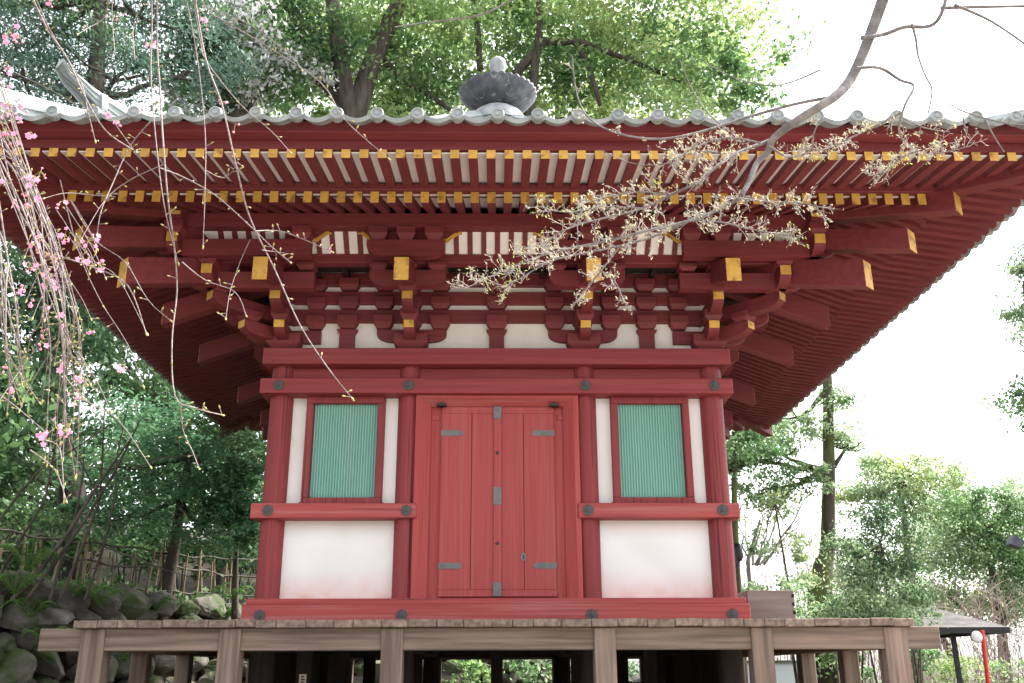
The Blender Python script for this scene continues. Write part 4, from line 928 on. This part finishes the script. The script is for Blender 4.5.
MB().box(hx.x - 1.3, hx.x + 1.0, 16, 16.2, 0, 1.72).build('wall_face', housewall, H)
MB().box(hx.x - 1.35, hx.x + 1.05, 15.95, 16.25, 1.723, 1.79).build('coping', stone, H)

# ------------------------------------------------------------------ weeping cherry (foreground, left)
WC = empty('weeping_cherry', (-4.6, -5.0, 0), 'weeping cherry with long bare hanging twigs and scattered pink blossom', 'tree')
YC = -5.6
MB().tube([(-4.6, -5.0, 0), (-4.55, -5.0, 1.5), (-4.4, -5.05, 3.2), (-4.0, -5.2, 4.8), (-3.5, -5.4, 5.9), (-2.9, -5.5, 6.3)], [.20, .16, .14, .12, .09, .06], 12).build('trunk', bark, WC)
for e in (((-4.0, -5.2, 4.8), (-3.2, -5.6, 5.4), (-2.2, -5.7, 5.5), (-1.5, -5.7, 5.3)), ((-4.2, -5.1, 4.2), (-3.6, -5.5, 4.9), (-2.9, -5.6, 5.1), (-2.5, -5.6, 4.9)), ((-3.5, -5.4, 5.9), (-2.6, -5.7, 6.0), (-1.8, -5.8, 5.8))):
    MB().tube(e, [.05, .035, .025, .014][:len(e)], 8).build('limb', bark, WC)
strands = [  # picture-plane courses of the twigs one can follow, with their distance
 ([(158, -40), (157, 40), (160, 90), (163, 140), (168, 200), (174, 245), (177, 290), (172, 340), (175, 396), (195, 408), (222, 415)], .0055, -5.6),
 ([(150, -40), (152, 20), (151, 80), (158, 160), (166, 215), (178, 262)], .0045, -5.5),
 ([(192, -30), (196, 5), (206, 60), (222, 105), (237, 170), (250, 218), (275, 270), (300, 325), (328, 368), (351, 397)], .0055, -5.7),
 ([(192, -10), (200, 40), (207, 62), (240, 104), (270, 130), (290, 152)], .0035, -5.6),
 ([(160, 168), (185, 178), (215, 195), (248, 224), (272, 247), (290, 262)], .004, -5.6),
 ([(255, 231), (280, 231), (305, 240), (332, 252)], .003, -5.65), ([(262, 250), (276, 252), (291, 254)], .0025, -5.65),
 ([(180, -30), (196, 50), (205, 130), (205, 190), (203, 245)], .0035, -5.5),
 ([(205, 170), (222, 178), (232, 172), (238, 160)], .0025, -5.5),
 ([(20, -30), (45, 25), (68, 60), (84, 95), (105, 130), (130, 148)], .007, -5.3),
 ([(28, -20), (50, 30), (80, 80), (88, 112), (95, 140)], .0045, -5.3),
 ([(105, 110), (130, 145), (136, 152)], .003, -5.4), ([(150, 122), (130, 146), (112, 185), (100, 215), (96, 250)], .0035, -5.4), ([(162, 165), (130, 180), (105, 200), (82, 238)], .003, -5.4), ([(115, 197), (90, 195), (66, 193), (45, 198)], .0028, -5.4),
 ([(182, 262), (205, 280), (235, 292), (246, 315)], .003, -5.5), ([(250, 240), (240, 262), (230, 292), (226, 318)], .0022, -5.5),
 ([(108, 0), (104, 18), (88, 28), (78, 34)], .004, -5.2), ([(205, 10), (260, 42), (320, 82), (345, 120), (388, 158)], .0035, -5.7), ([(202, 5), (250, 25), (290, 55), (302, 70)], .003, -5.6),
 ([(135, 60), (133, 30), (140, 5), (150, -20)], .003, -5.4), ([(115, 55), (112, 10), (116, -20)], .003, -5.4),
 ([(75, 240), (95, 262), (118, 278), (147, 333)], .003, -5.3), ([(70, 200), (95, 240), (125, 262), (148, 300), (170, 320)], .0028, -5.3), ([(55, 255), (95, 268), (128, 286), (146, 333)], .0045, -5.4),
 ([(60, 180), (78, 250), (100, 300), (128, 345), (143, 385)], .003, -5.3), ([(60, 370), (85, 400), (118, 420), (150, 466)], .0035, -5.4), ([(45, 440), (60, 450), (64, 500)], .004, -5.2), ([(30, 450), (55, 470), (66, 500)], .004, -5.2),
 ([(180, 395), (183, 430), (192, 450), (199, 468)], .0035, -5.5),
 ([(-10, 60), (20, 75), (60, 95), (85, 112)], .003, -5.2), ([(0, 395), (20, 410), (45, 432)], .004, -5.2), ([(0, 400), (35, 350), (60, 335), (75, 345)], .0025, -5.2)]
crng = random.Random(5)
for i in range(27):                                      # the thick hanging curtain at the left edge
    x0 = crng.uniform(-75, -5); y0 = crng.uniform(-20, 150); xm = crng.uniform(8, 46); ym = 150 + xm * 1.6 + crng.uniform(-25, 40); x1 = crng.uniform(38, 82); y1 = crng.uniform(290, 350); x2 = x1 + crng.uniform(-18, 12); y2 = crng.uniform(350, 480)
    if i % 4 == 0: x0, y0, xm, ym, x1, y1, x2, y2 = x0 - 10, y0 + 80, crng.uniform(-5, 8), crng.uniform(240, 290), crng.uniform(0, 20), crng.uniform(300, 350), crng.uniform(5, 40), crng.uniform(370, 420)
    strands.append(([(x0, y0), ((x0 + xm) / 2 + crng.uniform(-4, 8), (y0 + ym) / 2 - crng.uniform(0, 20)), (xm, ym), ((xm + x1) / 2 + crng.uniform(-3, 7), (ym + y1) / 2 - 6), (x1, y1), ((x1 + x2) / 2 + crng.uniform(-5, 5), (y1 + y2) / 2), (x2, y2)], crng.uniform(.0024, .0058), crng.uniform(-5.8, -5.0)))
for i in range(20):
    x0 = crng.uniform(40, 80); y0 = crng.uniform(200, 420); L_ = crng.uniform(25, 75); sg = crng.choice((-1, 1, 1))
    strands.append(([(x0, y0), (x0 + sg * L_ * .35, y0 + L_ * .55), (x0 + sg * L_ * .55, y0 + L_)], crng.uniform(.002, .003), crng.uniform(-5.7, -5.1)))
budP = []; blo = []
for pts, r_, Yw in strands:
    P = [at(x, y, Yw + .15 * math.sin(i * 1.3)) for i, (x, y) in enumerate(pts)]
    F = []
    for i in range(len(P) - 1):                          # smooth the course
        p0, p1, p2, p3 = P[max(i - 1, 0)], P[i], P[i + 1], P[min(i + 2, len(P) - 1)]
        for t in (0, .25, .5, .75):
            F.append(.5 * ((2 * p1) + (p2 - p0) * t + (2 * p0 - 5 * p1 + 4 * p2 - p3) * t * t + (3 * p1 - p0 - 3 * p2 + p3) * t ** 3))
    F.append(P[-1]); n_ = len(F)
    m = MB(); m.tube(F, [r_ * (1 - .55 * i / n_) for i in range(n_)], 6)
    for i in range(2, n_):
        if crng.random() < .45:
            d = Vector((crng.uniform(-1, 1), crng.uniform(-.6, .6), crng.uniform(-.2, .9))).normalized(); L_ = crng.uniform(.012, .035)
            m.tube([F[i], F[i] + d * L_], [.0022, .0016], 4); m.tube([F[i] + d * L_, F[i] + d * (L_ + .007), F[i] + d * (L_ + .016)], [.0022, .0045, .0012], 5, 1)
    m.tube([F[-1], F[-1] + (F[-1] - F[-2]).normalized() * .012, F[-1] + (F[-1] - F[-2]).normalized() * .024], [.003, .005, .001], 5, 1)
    m.build('hanging_twig', [twig_m, bud], WC)
def blossom(c, n, r):
    m = MB(); c = Vector(c)
    for i in range(n):
        o = c + Vector((crng.gauss(0, r), crng.gauss(0, r), crng.gauss(0, r)))
        m.tube([c + Vector((0, 0, .02)), o], [.0012, .0012], 4, 1)
        ax = Vector((crng.uniform(-1, 1), crng.uniform(-1.5, -.2), crng.uniform(-1, .4))).normalized(); u_ = ax.orthogonal().normalized(); v_ = ax.cross(u_)
        op = crng.random() < .5; R_ = crng.uniform(.010, .016) if op else .007
        if op:
            for k in range(5):
                a = k * 1.2566; d = u_ * math.cos(a) + v_ * math.sin(a); s_ = u_ * -math.sin(a) + v_ * math.cos(a)
                m.add([o, o + d * R_ * .6 + s_ * R_ * .45 + ax * R_ * .2, o + d * R_ * 1.15 + ax * R_ * .35, o + d * R_ * .6 - s_ * R_ * .45 + ax * R_ * .2], [(0, 1, 2, 3)])
        else: m.tube([o - ax * R_, o - ax * R_ * .2, o + ax * R_ * .8, o + ax * R_ * 1.3], [.002, R_ * .8, R_ * .75, .001], 6)
    return m.build('blossom_cluster', [pink, bud], WC)
for px, py, n, r in ((8, 33, 6, .022), (18, 38, 5, .018), (151, 46, 5, .018), (223, 105, 5, .018), (109, 115, 3, .012), (118, 122, 4, .012), (138, 112, 2, .01), (88, 245, 6, .022), (98, 268, 5, .016), (82, 262, 5, .016), (40, 345, 3, .01), (40, 175, 5, .018), (5, 368, 3, .012), (36, 248, 4, .016), (45, 255, 4, .016),
                    (55, 432, 6, .02), (68, 428, 5, .016), (42, 440, 4, .014), (80, 398, 4, .014), (125, 368, 3, .012), (3, 185, 5, .016), (35, 180, 4, .016), (20, 120, 4, .016), (5, 130, 4, .016), (331, 250, 2, .006), (30, 135, 3, .012), (55, 262, 5, .02), (48, 282, 4, .016), (33, 302, 3, .012), (15, 392, 3, .012), (60, 205, 3, .014), (235, 128, 2, .01), (12, 205, 4, .016), (50, 5, 4, .02), (120, 15, 3, .015), (205, 20, 4, .018)):
    blossom(at(px, py, -5.6 + crng.uniform(-.2, .2)), n, r)

for i in range(26):                                      # more buds scattered through the curtain of twigs
    y = crng.uniform(60, 440); x = 8 + (y - 60) * .17 + crng.gauss(0, 16); blossom(at(x, y, -5.5 + crng.uniform(-.3, .3)), crng.randint(2, 6), crng.uniform(.008, .018))

# ------------------------------------------------------------------ maple bough in young leaf (foreground, right)
MP = empty('budding_maple', (3.9, -5.6, 0), 'tree reaching in from the right with a bare grey bough and tiny cream young leaves', 'tree')
YM = -5.9
MB().tube([(3.9, -5.6, 0), (3.85, -5.6, 1.6), (3.6, -5.65, 3.2), (3.1, -5.75, 4.6), (2.6, -5.85, 5.2), at(905, -60, YM), at(886, -10, YM)], [.19, .16, .14, .11, .06, .034, .030], 12).build('trunk', bough_m, MP)
lrng = random.Random(11)
def course(pts, Yw, wob=.08):
    P = [at(x, y, Yw + wob * math.sin(i * 1.1)) for i, (x, y) in enumerate(pts)]; F = []
    for i in range(len(P) - 1):
        p0, p1, p2, p3 = P[max(i - 1, 0)], P[i], P[i + 1], P[min(i + 2, len(P) - 1)]
        for t in (0, .25, .5, .75): F.append(.5 * ((2 * p1) + (p2 - p0) * t + (2 * p0 - 5 * p1 + 4 * p2 - p3) * t * t + (3 * p1 - p0 - 3 * p2 + p3) * t ** 3))
    F.append(P[-1]); return F
boughs = []
def bough(pts, r0, r1, Yw=YM, name='bough'):
    F = course(pts, Yw); n_ = len(F); m = MB(); m.tube(F, [r0 + (r1 - r0) * (i / n_) ** .8 for i in range(n_)], 9); boughs.append(m); return F, m
leafP = []
def shoots(Fm, f0, dens, L, r=.0018, up=.25):
    """short side twigs along a bough, each with finer shoots that carry the young leaves"""
    F, m = Fm; n_ = len(F) - 1; tot = sum((F[i + 1] - F[i]).length for i in range(n_)); n = int(tot * (1 - f0) * dens * .80)
    for q in range(n):
        t = f0 + (1 - f0) * (q + lrng.random()) / n; x = t * n_; i = min(n_ - 1, int(x)); p = F[i].lerp(F[i + 1], x - i); tg = (F[i + 1] - F[i]).normalized()
        sd_ = Vector((lrng.gauss(0, .5), lrng.gauss(0, .8), lrng.gauss(up, .75))).normalized()
        d = (tg * lrng.uniform(.25, 1.0) + sd_).normalized(); l_ = L * lrng.uniform(.4, 1.25); pts = [p]
        for k in range(4): d = (d + Vector((lrng.gauss(0, .18), lrng.gauss(0, .18), lrng.gauss(.02, .18)))).normalized(); pts.append(pts[-1] + d * l_ / 4)
        m.tube(pts, [r, r * .9, r * .75, r * .6, r * .45], 4, 1, cap=False)
        for k in range(lrng.randint(5, 9)):
            u = lrng.uniform(.2, 1) * 4; j = min(3, int(u)); o = pts[j].lerp(pts[j + 1], u - j)
            d2 = (d + Vector((lrng.gauss(0, .8), lrng.gauss(0, .8), lrng.gauss(.2, .8)))).normalized() * lrng.uniform(.012, .035)
            m.tube([o, o + d2], [.0013, .0009], 3, 1, cap=False)
            for z in range(lrng.choice((1, 1, 2, 2))): leafP.append(o + d2 * lrng.uniform(.95, 1.25) + Vector((lrng.gauss(0, .004), lrng.gauss(0, .004), lrng.gauss(0, .004))))
bough([(886, -10), (870, 35), (853, 75), (838, 94), (820, 106), (796, 121), (774, 138), (767, 153), (757, 163), (749, 182), (741, 196)], .030, .010)
A = bough([(790, 125), (774, 138), (763, 143), (735, 154), (711, 171), (702, 180), (671, 195), (640, 209), (608, 217), (581, 224), (557, 234), (545, 246)], .011, .0025)
B = bough([(743, 192), (738, 199), (718, 210), (688, 221), (646, 231), (608, 241), (557, 251), (518, 264), (490, 277), (464, 289)], .0100, .002, YM - .1)
B2 = bough([(690, 220), (665, 232), (640, 241), (610, 248), (565, 257), (545, 264), (514, 282), (504, 290)], .006, .002, YM - .12)
C_ = bough([(838, 96), (795, 104), (745, 118), (700, 132), (660, 139), (620, 134), (590, 119), (577, 95), (572, 55)], .009, .0025, YM + .1)
C2 = bough([(760, 143), (735, 138), (715, 140), (690, 150), (668, 168)], .005, .002); C3 = bough([(735, 154), (700, 152), (672, 160), (645, 178)], .004, .002)
D = bough([(856, 68), (880, 68), (900, 80), (914, 86), (905, 105), (899, 128), (905, 143), (925, 154), (945, 152), (970, 146)], .009, .0025)
D2 = bough([(903, 112), (880, 124), (850, 138), (825, 149), (800, 150)], .005, .002); D3 = bough([(918, 151), (900, 158), (886, 171), (868, 176)], .004, .002); D4 = bough([(902, 118), (925, 128), (950, 132)], .004, .002)
E1 = bough([(862, 38), (885, 34), (905, 27), (930, 26), (942, 12), (950, -20)], .011, .008)
bough([(942, 8), (975, 7), (1040, 6)], .010, .006); bough([(955, 5), (985, 18), (1008, 32), (1040, 55)], .008, .004); bough([(912, 24), (916, 40), (918, 55), (925, 75), (932, 90), (928, 114)], .007, .003)
bough([(1040, 128), (1000, 122), (965, 112), (950, 104)], .006, .003); bough([(985, 120), (995, 138), (1004, 152)], .005, .002); bough([(963, 118), (966, 134)], .004, .002)
G1 = bough([(770, 146), (785, 156), (800, 156), (810, 148), (815, 130), (822, 118)], .006, .003)
H1 = bough([(690, 220), (720, 222), (760, 231), (800, 238)], .005, .002, YM - .1); H2 = bough([(738, 198), (770, 202), (800, 203), (824, 208)], .005, .002, YM - .1)
K1 = bough([(620, 246), (604, 267), (588, 287), (574, 305)], .0045, .002, YM - .1); K2 = bough([(600, 270), (615, 282), (622, 296)], .003, .0015, YM - .1); K3 = bough([(640, 208), (608, 207), (565, 212), (537, 206)], .004, .0018)
K4 = bough([(671, 195), (640, 192), (610, 196), (580, 205)], .004, .0018)
bough([(520, -5), (480, 15), (430, 22), (395, 27)], .006, .003, YM + .2); bough([(690, 160), (640, 165), (600, 150)], .003, .0015); bough([(730, 132), (705, 110), (690, 85), (680, 60)], .004, .002, YM + .2)
bough([(820, 70), (780, 85), (740, 80), (700, 60)], .005, .002, YM + .25)
for F, f0, dn, L_ in ((A, .22, 62, .085), (B, .1, 70, .085), (B2, .1, 55, .07), (C_, .3, 10, .05), (C2, .1, 60, .08), (C3, .1, 60, .07), (D, .62, 70, .07), (D2, .1, 85, .065), (D3, .0, 85, .06), (D4, .2, 30, .05), (G1, .1, 35, .06), (H1, .0, 75, .08), (H2, .0, 70, .075), (K1, .1, 55, .07), (K2, 0, 50, .06), (K3, .1, 65, .07), (K4, .1, 65, .06)):
    shoots(F, f0, dn, L_)
for m in boughs: m.build('bough', [bough_m, twig_pale], MP)
LP = np.array(leafP); quads_object('young_leaves', LP,   .0140 * rng.uniform(.5, 1.6, len(LP)), youngleaf, MP, .25, .0, droop=(-.5, 0, .9))
